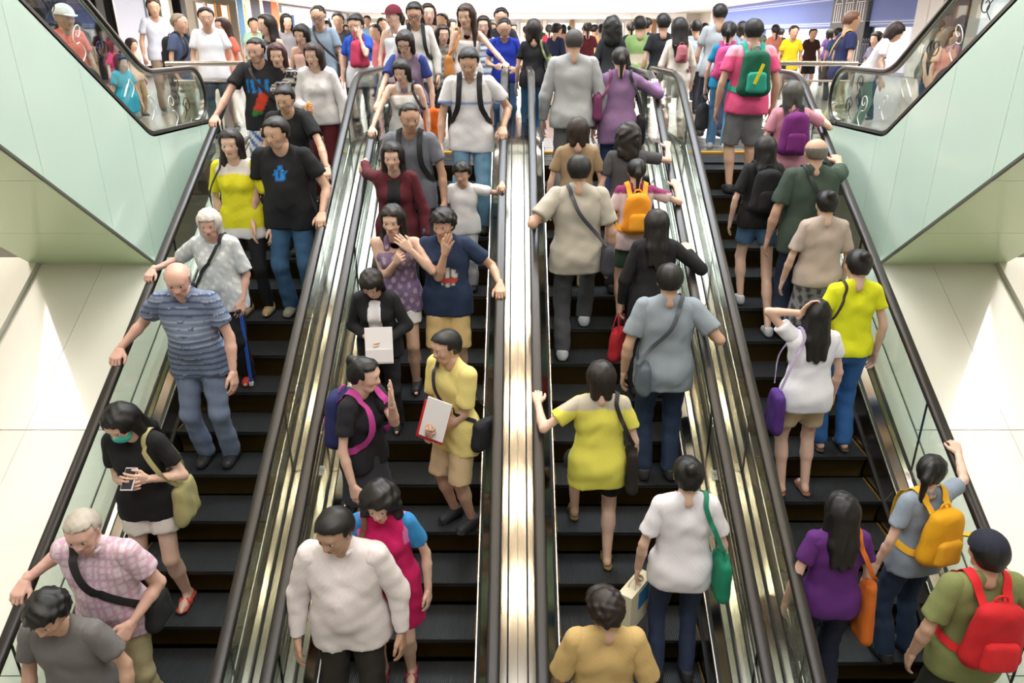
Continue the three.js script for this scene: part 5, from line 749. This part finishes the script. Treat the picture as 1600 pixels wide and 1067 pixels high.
person({ h: [940, 568], e: 3, t: 1.62, b: 1.05, g: 'f', hr: ['bob', 0x1a110c], A: { rail: [3, -1], y: 622 }, ft: { A: [0.02, 1] }, sh: ['sandal', 0x7a6a3a], top: { k: 'tee', c: 0xdad458, hem: 0.43, fit: 0.026, paint: (x, y, z) => (y > 0.8 && z < 0.02 ? 0xb9b2a0 : undefined) }, bot: { k: 'shorts', c: 0x141414, len: 0.37 }, L: 'woman in a yellow tee and black shorts holding the left handrail',
  bags: [{ k: 'shoulder', side: 1, c: 0x1d1713, h: 0.4, w: 0.36, y: 0.52, L: 'large black shoulder bag of the woman in the yellow tee' }] });
person({ h: [1076, 718], e: 3, t: 1.64, g: 'f', hr: ['bun', BLK], sh: ['shoe', 0x25262c], top: { k: 'tee', c: 0xe2e0e6, hem: 0.47, fit: 0.024, sl: 0.7 }, bot: { k: 'trousers', c: 0x2b3550, tight: 1 }, L: 'woman with pinned up hair in a white t-shirt and navy trousers',
  bags: [{ k: 'shoulder', side: 1, c: 0x117a5c, h: 0.32, w: 0.3, y: 0.54, z: -0.09, L: 'green shoulder bag of the woman in the white t-shirt and navy trousers' }, { k: 'handbag', n: 'paper_bag', side: -1, c: 0xd9d2b8, c2: 0x2f79b4, w: 0.3, h: 0.3, hl: 0.06, L: 'pale paper carrier with a blue print beside the navy trousers' }] });
person({ h: [948, 925], e: 3, t: 1.66, g: 'm', hr: ['fluffy', 0x1f1510], hd: [25, 8], top: { k: 'tee', c: 0xc4a66c, hem: 0.47, fit: 0.024, sl: 0.9 }, bot: { k: 'trousers', c: 0x4a4336 }, L: 'brown haired person in a tan shirt at the bottom of the third escalator' });
// --- rightmost escalator, going up
person({ h: [1178, 32], e: 4, t: 1.75, b: 1.05, g: 'm', hr: ['short', BLK], top: { k: 'tee', c: 0xe85a8c, hem: 0.47, fit: 0.024, paint: (x, y, z) => (y > 0.79 ? 0xf0a6bc : undefined) }, bot: { k: 'shorts', c: 0x7d8083, len: 0.29 }, L: 'man in a bright pink t-shirt and grey shorts at the top of the right escalator',
  bags: [{ k: 'backpack', c: 0x0e5a44, c2: 0x2aa08a, stripe: 0xd9d228, L: 'green backpack with a yellow stripe on the man in the pink t-shirt' }] });
person({ h: [1240, 130], e: 4, t: 1.58, g: 'f', hr: ['bob', 0x4a4844], B: { rail: [4, 1], y: 178 }, top: { k: 'tee', c: 0xc98b9c, hem: 0.47 }, bot: { k: 'trousers', c: 0x2a2b33 }, L: 'woman in a pink top below the man with the green backpack',
  bags: [{ k: 'backpack', c: 0x6d1f6e, cs: 0x1a1a1e, L: 'purple backpack on the woman in the pink top' }] });
person({ h: [1276, 217], e: 4, t: 1.7, b: 1.1, g: 'm', old: 1, hr: ['bald', 0x6a625a], B: { rail: [4, 1], y: 248 }, top: { k: 'tee', c: 0x3a4a40, hem: 0.44, fit: 0.028, sl: 0.75 }, bot: { k: 'jeans', c: 0x22304a }, L: 'balding man in a loose dark green shirt with a black diagonal strap',
  bags: [{ k: 'shoulder', side: 1, cross: 1, c: 0x151518, h: 0.22, w: 0.24, z: -0.08, L: 'black bag on the diagonal strap of the balding man' }] });
person({ h: [1197, 215], e: 4, t: 1.62, g: 'f', hr: ['long', 0x0e0b0a], sh: ['shoe', 0xb8bcc2], ft: { B: [0, -1] }, top: { k: 'tee', c: 0x17171b, hem: 0.47, sl: 0.8 }, bot: { k: 'shorts', c: 0x4b6a8c, len: 0.37 }, L: 'long haired woman in a black top and denim shorts on the right escalator',
  bags: [{ k: 'backpack', c: 0x111116, L: 'black backpack on the woman in the denim shorts' }] });
person({ h: [1293, 300], e: 4, t: 1.6, b: 1.08, g: 'f', hr: ['bun', BLK], top: { k: 'tee', c: 0xb3a49a, hem: 0.5, fit: 0.026, sl: 0.75 }, bot: { k: 'skirt', c: 0x7d7d7e, len: 0.28, fl: 0.17, paint: (x, y, z) => (Math.sin(60 * x + 40 * y) * Math.sin(80 * y - 50 * z) > 0.2 ? 0x3a3b3e : undefined) }, L: 'woman in a greyish beige top and a grey patterned skirt' });
person({ h: [1343, 393], e: 4, t: 1.62, g: 'f', hr: ['bun', 0x120d0c], sh: ['sandal', 0x4a3a30], top: { k: 'tee', c: 0xd6dc1c, hem: 0.51, sl: 0.5, fit: 0.018 }, bot: { k: 'jeans', c: 0x2f62a0 }, L: 'woman in a bright yellow short sleeved top and blue jeans going up',
  bags: [{ k: 'shoulder', side: -1, c: 0x2c211c, h: 0.26, w: 0.26, sw: 0.02, y: 0.6, z: -0.02, L: 'dark brown bag between the yellow top and the white top on the right escalator' }] });
person({ h: [1277, 470], e: 4, t: 1.62, g: 'f', hr: ['long', BLK], sh: ['sandal', 0x8a5a4a], A: { l: [0.12, 0.93, 0.02], D: [-0.4, 0.9, 0], pole: [1, -0.1, 0.1] }, top: { k: 'tee', c: 0xe9eaf2, hem: 0.46, fit: 0.026, sl: 0.5 }, bot: { k: 'shorts', c: 0xc8b290, len: 0.36 }, L: 'woman in a loose white top and khaki shorts raising a hand to her hair',
  bags: [{ k: 'shoulder', side: -1, c: 0x4f2a7c, cs: 0xb9a8cc, h: 0.42, w: 0.28, y: 0.45, sw: 0.02, L: 'purple bag hanging at the left of the woman in the loose white top' }] });
person({ h: [1318, 775], e: 4, t: 1.6, g: 'f', hr: ['long', 0x0d0a0b], top: { k: 'tee', c: 0x55206c, hem: 0.49, sl: 0.55 }, bot: { k: 'trousers', c: 0x171b30 }, L: 'woman with long black hair in a purple t-shirt and navy trousers',
  bags: [{ k: 'shoulder', side: 1, c: 0xc4641c, h: 0.55, w: 0.3, y: 0.5, pinch: 0.5, L: 'long orange cloth bag of the woman in the purple t-shirt' }] });
person({ h: [1452, 722], e: 4, t: 1.64, g: 'f', w: 195, hr: ['pony', BLK], hd: [-55, 8], mask: 0x9cc0dc, B: { rail: [4, 1], y: 700 }, top: { k: 'tee', c: 0x8794a2, hem: 0.47 }, bot: { k: 'jeans', c: 0x24344e }, L: 'woman with a blue face mask and grey top turning her head to the left',
  bags: [{ k: 'backpack', c: 0xe0a312, c2: 0xe8b02a, L: 'mustard yellow backpack on the woman with the blue face mask' }] });
person({ h: [1548, 838], e: 4, t: 1.7, g: 'm', hr: ['short', BLK], cap: 0x1c2030, cap2: 0xc9a21e, B: { rail: [4, 1], y: 905 }, top: { k: 'tee', c: 0x7d8350, hem: 0.46, fit: 0.024, sl: 0.75 }, bot: { k: 'trousers', c: 0x33342c }, L: 'man in a dark cap and an olive t-shirt at the bottom right corner',
  bags: [{ k: 'backpack', c: 0xc01a22, c2: 0xd8262c, L: 'red backpack on the man in the olive t-shirt' }] });
// --- the upper floor, near the landing
const F = (h, d, o) => person({ h, d, t: 0, w: 0, ...o });
F([415, 25], 10.2, { g: 'f', hr: ['long', BRN], hd: [-20, 0], w: -20, top: { k: 'tank', c: 0x9fb9cc, hem: 0.48, paint: (x, y) => (Math.sin(150 * x) > 0.6 ? 0x4a5f7c : undefined) }, bot: { k: 'jeans', c: 0x33425e }, L: 'woman in a pale blue striped sleeveless top looking up' });
F([470, 42], 9.9, { g: 'f', hr: ['bob', BLK], hd: [-15, 12], top: { k: 'tank', c: 0xd7b0a6, hem: 0.55 }, bot: { k: 'skirt', c: 0xd9dade, len: 0.35, paint: (x, y) => (Math.sin(110 * y) > 0 ? 0x2a2f4a : undefined) }, L: 'dark haired woman in a pink top with a navy striped skirt' });
F([495, 12], 10.6, { g: 'm', glasses: 1, hr: ['crew', BLK], hd: [0, 14], top: { k: 'tee', c: 0x8b9dac, hem: 0.47 }, bot: { k: 'jeans', c: 0x33425e }, L: 'man with glasses in a blue grey t-shirt behind the white sweater', bags: [{ k: 'shoulder', side: 1, c: 0x2a2c31, cross: 1, L: 'dark bag of the man in the blue grey t-shirt' }] });
F([555, 26], 9.9, { g: 'f', hr: ['short', BLK], hd: [-10, 14], B: { p: [560, 48], f: 0.16, hand: 'flat', D: [-0.2, 1, 0] }, top: { k: 'tee', c: 0xd9dfe6, hem: 0.46, fit: 0.024, paint: (x, y) => (y > 0.66 ? [0.03, 0.12, 0.62] : undefined), c2: 0x1f4fc4 }, bot: { k: 'trousers', c: 0x2b2d36 }, L: 'person in a blue and white t-shirt covering the face with a hand', bags: [{ k: 'handbag', side: 1, c: 0xc03a5c, w: 0.3, h: 0.34, hl: 0.1, L: 'pink bag beside the person in the blue and white t-shirt' }] });
F([615, 12], 11.2, { g: 'f', hr: ['pony', BLK], cap: 0x6a1c2c, hd: [-40, 0], top: { k: 'tank', c: 0xd6d8da, hem: 0.47 }, bot: { k: 'shorts', c: 0xc98a9a, len: 0.36 }, L: 'woman in a maroon cap and white vest top' });
F([648, 8], 10.1, { g: 'm', glasses: 1, hr: ['short', BLK], hd: [-10, 16], w: 10, top: { k: 'long', n: 'shirt', c: 0xdcdad4, hem: 0.45, fit: 0.026 }, bot: { k: 'trousers', c: 0x3a3c42 }, L: 'tall man with glasses in an off white long sleeved shirt', bags: [{ k: 'backpack', c: 0x25282e, L: 'dark backpack on the tall man in the off white shirt' }] });
F([668, 8], 11.4, { g: 'f', hr: ['long', 0x2a1a14], hd: [15, 0], top: { k: 'tee', c: 0xb9a58f, hem: 0.47 }, bot: { k: 'jeans', c: 0x35445e }, L: 'brown haired woman in a fawn tee behind the tall man' });
F([690, 42], 10.4, { g: 'f', hr: ['long', 0x2d1a13], hd: [20, 8], top: { k: 'tee', c: 0x6a6f6a, hem: 0.47, paint: (x, y) => (Math.sin(120 * y) > 0.2 ? 0xb9bab4 : undefined) }, bot: { k: 'trousers', c: 0x2c2b2c }, L: 'brown haired woman in a grey striped top' });
F([730, 10], 9.75, { g: 'f', w: 15, hr: ['long', 0x331d14], hd: [-30, 8], B: { rail: [2, 1], y: 105.5 }, top: { k: 'tank', c: 0xe6e4e6, hem: 0.48 }, bot: { k: 'skirt', c: 0xd8d6d8, len: 0.36 }, L: 'tall woman with long brown hair in a white sleeveless top at the landing', bags: [{ k: 'shoulder', side: -1, c: 0xb9793a, h: 0.3, w: 0.32, y: 0.58, L: 'tan shoulder bag of the tall woman in white' }] });
F([755, 28], 10.8, { g: 'f', hr: ['long', 0x1a1210], top: { k: 'tee', c: 0xcfd6dc, hem: 0.47, paint: (x, y) => (Math.sin(140 * y) > 0.3 ? 0x44566c : undefined) }, bot: { k: 'shorts', c: 0x39485e }, L: 'woman in a blue and white striped tee left of the boy in blue' });
F([788, 33], 10.45, { g: 'm', hr: ['crew', BLK], hd: [0, 22], A: { l: [0.12, 0.62, 0.2] }, B: { l: [0.15, 0.6, 0.18] }, top: { k: 'polo', c: 0x1732a8, hem: 0.48, collar: 1 }, bot: { k: 'jeans', c: 0x2c4c6c }, L: 'boy in a royal blue polo shirt behind the central handrails' });
F([783, 15], 11.3, { g: 'm', hr: ['short', BLK], hd: [0, 8], top: { k: 'tee', c: 0x2a2c33, hem: 0.47 }, bot: { k: 'trousers', c: 0x6b5a3e }, L: 'man in a dark tee right behind the boy in blue' });
F([834, 34], 9.95, { g: 'f', w: 180, hr: ['bob', 0x1c1210], top: { k: 'tee', c: 0x15151a, hem: 0.48 }, bot: { k: 'jeans', c: 0x2f5a80 }, L: 'woman seen from behind in a black tee right of the central handrails', bags: [{ k: 'shoulder', side: 1, c: 0x6f7a4c, h: 0.4, w: 0.3, y: 0.62, z: -0.06, L: 'olive green bag of the woman in the black tee' }] });
F([957, 30], 10.3, { g: 'f', w: 180, hr: ['wavy', BLK], top: { k: 'long', n: 'jacket', c: 0x202226, hem: 0.44, fit: 0.026 }, bot: { k: 'trousers', c: 0x1a1b20 }, L: 'woman with black hair and a black jacket seen from behind at the landing' });
F([1000, 28], 11.6, { g: 'm', w: 180, hr: ['short', BLK], top: { k: 'tee', c: 0x88a868, hem: 0.47, paint: (x, y) => (y < 0.68 && y > 0.6 ? 0xcabfa8 : undefined) }, bot: { k: 'trousers', c: 0x55504a }, L: 'man in a light green t-shirt walking away' });
F([1037, 24], 10.9, { g: 'm', w: 180, hr: ['short', BLK], top: { k: 'tee', c: 0x15171d, hem: 0.47 }, bot: { k: 'trousers', c: 0x232429 }, L: 'man in a black t-shirt left of the woman with the dusty pink pack' });
F([1062, 31], 10.1, { g: 'f', w: 185, hr: ['long', 0x0f0b0a], top: { k: 'long', c: 0xe3dcd0, hem: 0.5 }, bot: { k: 'skirt', c: 0xe6e0d6, len: 0.38 }, L: 'woman in a cream top and skirt walking away from the landing', bags: [{ k: 'backpack', c: 0xb9707a, c2: 0x8a4a52, sc: 0.55, y: 0.73, L: 'small dusty pink backpack on the woman in cream' }] });
F([1125, 8], 10.7, { g: 'm', w: 178, hr: ['crew', BLK], top: { k: 'tee', c: 0xa9afb4, hem: 0.47 }, bot: { k: 'jeans', c: 0x252f44 }, L: 'tall man in a light grey t-shirt walking away', ft: { A: [0, 0.14], B: [0, -0.14] } });
F([1140, 37], 9.5, { g: 'f', w: 165, hr: ['pony', BLK], ft: { A: [0, 0.15], B: [0, -0.15] }, sh: ['shoe', 0xb9bcc2], top: { k: 'tee', c: 0x1583ac, hem: 0.5 }, bot: { k: 'jeans', c: 0x5c89b4 }, L: 'girl in a teal t-shirt and light jeans stepping onto the landing', bags: [{ k: 'backpack', c: 0xd8508c, c2: 0xc23c7c, L: 'bright pink backpack on the girl in teal' }, { k: 'handbag', side: -1, c: 0x2c2d30, w: 0.22, h: 0.34, hl: 0.1, L: 'dark carrier bag held by the girl in teal' }] });
// --- right side of the hall
F([1242, 42], 15.5, { g: 'm', hr: ['short', BRN], top: { k: 'tee', c: 0xe8c41a, hem: 0.46, b: 1.1 }, bot: { k: 'shorts', c: 0x5a5a52 }, L: 'person in a yellow t-shirt standing behind the right railing' });
F([1272, 46], 18.5, { g: 'm', hr: ['short', BLK], top: { k: 'tee', c: 0x3a1f18, hem: 0.47 }, bot: { k: 'shorts', c: 0x1d1c1c }, L: 'person in a dark brown t-shirt and black shorts near the blue shop' });
F([1335, 20], 10.9, { g: 'm', w: 95, hr: ['crew', 0x6a4630], hd: [5, 6], ft: { A: [0, 0.2], B: [0, -0.2] }, top: { k: 'tee', c: 0x1d2550, hem: 0.46 }, bot: { k: 'trousers', c: 0xa89a78 }, L: 'man in a navy t-shirt walking to the right behind the railing', bags: [{ k: 'shoulder', side: -1, cross: 1, c: 0x3a3428, cs: 0xc9a048, L: 'dark pouch on a yellow strap of the man in navy' }] });
F([1408, 40], 11.2, { g: 'f', w: 70, ln: 24, hr: ['bob', 0x24130f], hd: [10, 10], top: { k: 'tee', c: 0xe4e0e4, hem: 0.46, fit: 0.024 }, bot: { k: 'trousers', c: 0x6f8f84 }, L: 'person in a white t-shirt leaning forward at the right of the landing' });
F([1466, 34], 12.2, { g: 'f', w: 60, hr: ['wavy', BLK], top: { k: 'tee', c: 0x2f3e38, hem: 0.46 }, bot: { k: 'trousers', c: 0x2e4a6a }, L: 'dark haired woman in a dark green tee near the right escalator glass' });
F([1370, 52], 13.0, { g: 'f', w: -60, hr: ['bob', BLK], top: { k: 'tee', c: 0x7f7a92, hem: 0.47 }, bot: { k: 'jeans', c: 0x36465e }, L: 'woman in a muted violet tee behind the person leaning forward' });
F([1490, 45], 10.4, { g: 'f', w: 20, hr: ['long', 0x5a3a22], top: { k: 'tee', c: 0xd9a58a, hem: 0.47 }, bot: { k: 'skirt', c: 0xb98a62, len: 0.3 }, L: 'woman in a peach tee and tan skirt seen through the right glass' });
// --- left side of the hall
F([238, 0], 14.5, { g: 'm', hr: ['short', 0x3a2c24], w: 30, top: { k: 'tee', c: 0xc9d0e2, hem: 0.47 }, bot: { k: 'trousers', c: 0x8a7a6a }, L: 'man in a pale blue shirt before the display at the left' });
F([280, 24], 11.0, { g: 'm', w: 80, hr: ['crew', 0x8a7a66], top: { k: 'tee', c: 0x46516a, hem: 0.46, fit: 0.024 }, bot: { k: 'trousers', c: 0x9a8a72 }, ft: { A: [0, 0.18], B: [0, -0.18] }, L: 'sandy haired man in a slate blue shirt walking right at the left railing', bags: [{ k: 'backpack', c: 0x15161a, L: 'black backpack on the sandy haired man' }] });
F([320, 14], 10.6, { g: 'm', w: 20, hr: ['short', BLK], top: { k: 'tee', c: 0xe6e6ea, hem: 0.46, fit: 0.024 }, bot: { k: 'trousers', c: 0x1d2438 }, L: 'man in a white t-shirt and navy trousers behind the left railing' });
F([345, 30], 11.8, { g: 'f', w: -30, hr: ['long', 0x3a2018], top: { k: 'tee', c: 0xe07a62, hem: 0.47 }, bot: { k: 'skirt', c: 0xc04a6a, len: 0.33 }, L: 'woman in a coral tee behind the man in white at the left railing' });
F([98, 12], 9.35, { g: 'm', w: 60, hr: ['crew', 0xb9b2aa], cap: 0xe0dedc, top: { k: 'tee', c: 0xe06a5c, hem: 0.46, fit: 0.024 }, bot: { k: 'trousers', c: 0x4a5568 }, L: 'person in a coral shirt and white cap seen through the left glass' });
F([188, 88], 9.5, { g: 'f', w: 60, hr: ['bob', BLK], t: 1.05, top: { k: 'tee', c: 0x2fa9c2, hem: 0.4, fit: 0.03 }, bot: { k: 'shorts', c: 0x8a9a9a }, L: 'child in a turquoise tee seen through the left glass' });
F([178, 58], 11.6, { g: 'f', w: 70, hr: ['long', 0x1a0f0c], t: 1.3, top: { k: 'tee', c: 0xd8487e, hem: 0.47 }, bot: { k: 'trousers', c: 0x35343a }, L: 'girl in a hot pink tee behind the turquoise child' });
F([205, 62], 13.5, { g: 'f', w: 75, hr: ['bob', BRN], top: { k: 'tee', c: 0xd8b8a8, hem: 0.47 }, bot: { k: 'trousers', c: 0xa88a68 }, L: 'woman in a pale pink tee and tan trousers in front of the dark shop' });
// --- far shoppers
const FAR = [
  [447, 24, 15, 'f', 'grey', 0x8a8a90, 0x2a2c36], [527, 22, 14, 'm', 'charcoal', 0x3a3c42, 0x2a2c36], [585, 40, 13, 'f', 'rose pink', 0xc9707c, 0x44506a], [597, 30, 17, 'm', 'white', 0xe4e4e6, 0x2a2c36], [510, 34, 19, 'f', 'black', 0x18181c, 0x3a4a6a], [690, 22, 16, 'm', 'cream', 0xe0d6c4, 0x3c3a3a], [706, 32, 19, 'f', 'brown', 0x6a4632, 0x2a2c36], [573, 26, 24, 'm', 'sky blue', 0x8ab4d6, 0x2a2c36], [770, 36, 17, 'f', 'lilac', 0xb8a2cc, 0x3a3c44], [801, 38, 18, 'f', 'red', 0xb42c34, 0x2a2c36],
  [822, 42, 22, 'm', 'white', 0xe8e8ea, 0x33405a], [858, 40, 20, 'f', 'crimson', 0xa01c3c, 0x2a2c36], [871, 38, 15, 'm', 'navy', 0x1d2a4c, 0x2a2c36], [880, 40, 26, 'f', 'peach', 0xe0a890, 0x55606a], [918, 36, 16, 'f', 'burgundy', 0x5c1a28, 0x2a2c36], [930, 40, 21, 'm', 'tan', 0xb89a70, 0x2a2c36], [940, 39, 28, 'f', 'white', 0xe8e6e6, 0x40465a], [986, 36, 17, 'f', 'black', 0x1a1a1e, 0x2a2c36], [1012, 30, 15, 'm', 'dark blue', 0x24345c, 0x3c3a3a], [1082, 40, 17, 'f', 'mustard', 0xc89a2a, 0x2a2c36],
  [1088, 34, 14, 'm', 'pale blue', 0xb4c8dc, 0x2a2c36], [1103, 38, 20, 'f', 'white', 0xe6e6e8, 0x3a3c44], [1160, 36, 15, 'f', 'light blue', 0x7c9cc8, 0x2a2c36], [1212, 40, 18, 'f', 'salmon', 0xe09080, 0x3a3c44], [1222, 46, 24, 'm', 'black', 0x16161a, 0x2a2c36], [1297, 47, 22, 'f', 'violet', 0x6a4a8c, 0x2a2c36], [1310, 45, 17, 'm', 'steel blue', 0x3c5a86, 0x2a2c36], [540, 40, 26, 'f', 'orange', 0xd87a3a, 0x2a2c36], [1190, 44, 28, 'm', 'grey green', 0x7c8a78, 0x2a2c36], [890, 41, 33, 'm', 'orange', 0xd0702c, 0x2a2c36], [963, 42, 31, 'f', 'yellow', 0xd9c24a, 0x2a2c36], [845, 41, 34, 'm', 'dark green', 0x2c5a40, 0x2a2c36], [912, 42, 38, 'f', 'light grey', 0xb4b6bc, 0x2a2c36], [395, 30, 16, 'm', 'mint', 0xa4ccb8, 0x2a2c36],
];
const BESIDE = (x) => (x < 560 ? 'behind the crowd over the leftmost escalator' : x < 800 ? 'behind the crowd over the second escalator' : x < 960 ? 'in the middle of the hall' : x < 1100 ? 'behind the women over the third escalator' : 'before the blue shop');
FAR.forEach(([x, y, d, g, cn, c, bc], i) => person({ h: [x, y], d, t: 0, g, lv: d > 12 ? 3 : 2, w: x > 810 ? 180 - 40 * (i % 3 === 0) : 30 - 30 * (i % 3), hr: [g === 'm' ? 'short' : ['long', 'bob', 'pony'][i % 3], BLK], top: { k: i % 4 ? 'tee' : 'long', c, hem: 0.47 }, bot: { k: i % 3 ? 'trousers' : 'shorts', c: bc }, L: `small far ${g === 'm' ? 'man' : 'woman'} in ${cn}${d > 20 ? ', very distant,' : ''} ${BESIDE(x)}` }));
console.log(reach.join('\n')); { let n = 0; scene.traverse((o) => { if (o.geometry) n += (o.geometry.index ? o.geometry.index.count : o.geometry.attributes.position.count) / 3; }); console.log('triangles', n, 'people', people.length); }
renderer.render(scene, camera);
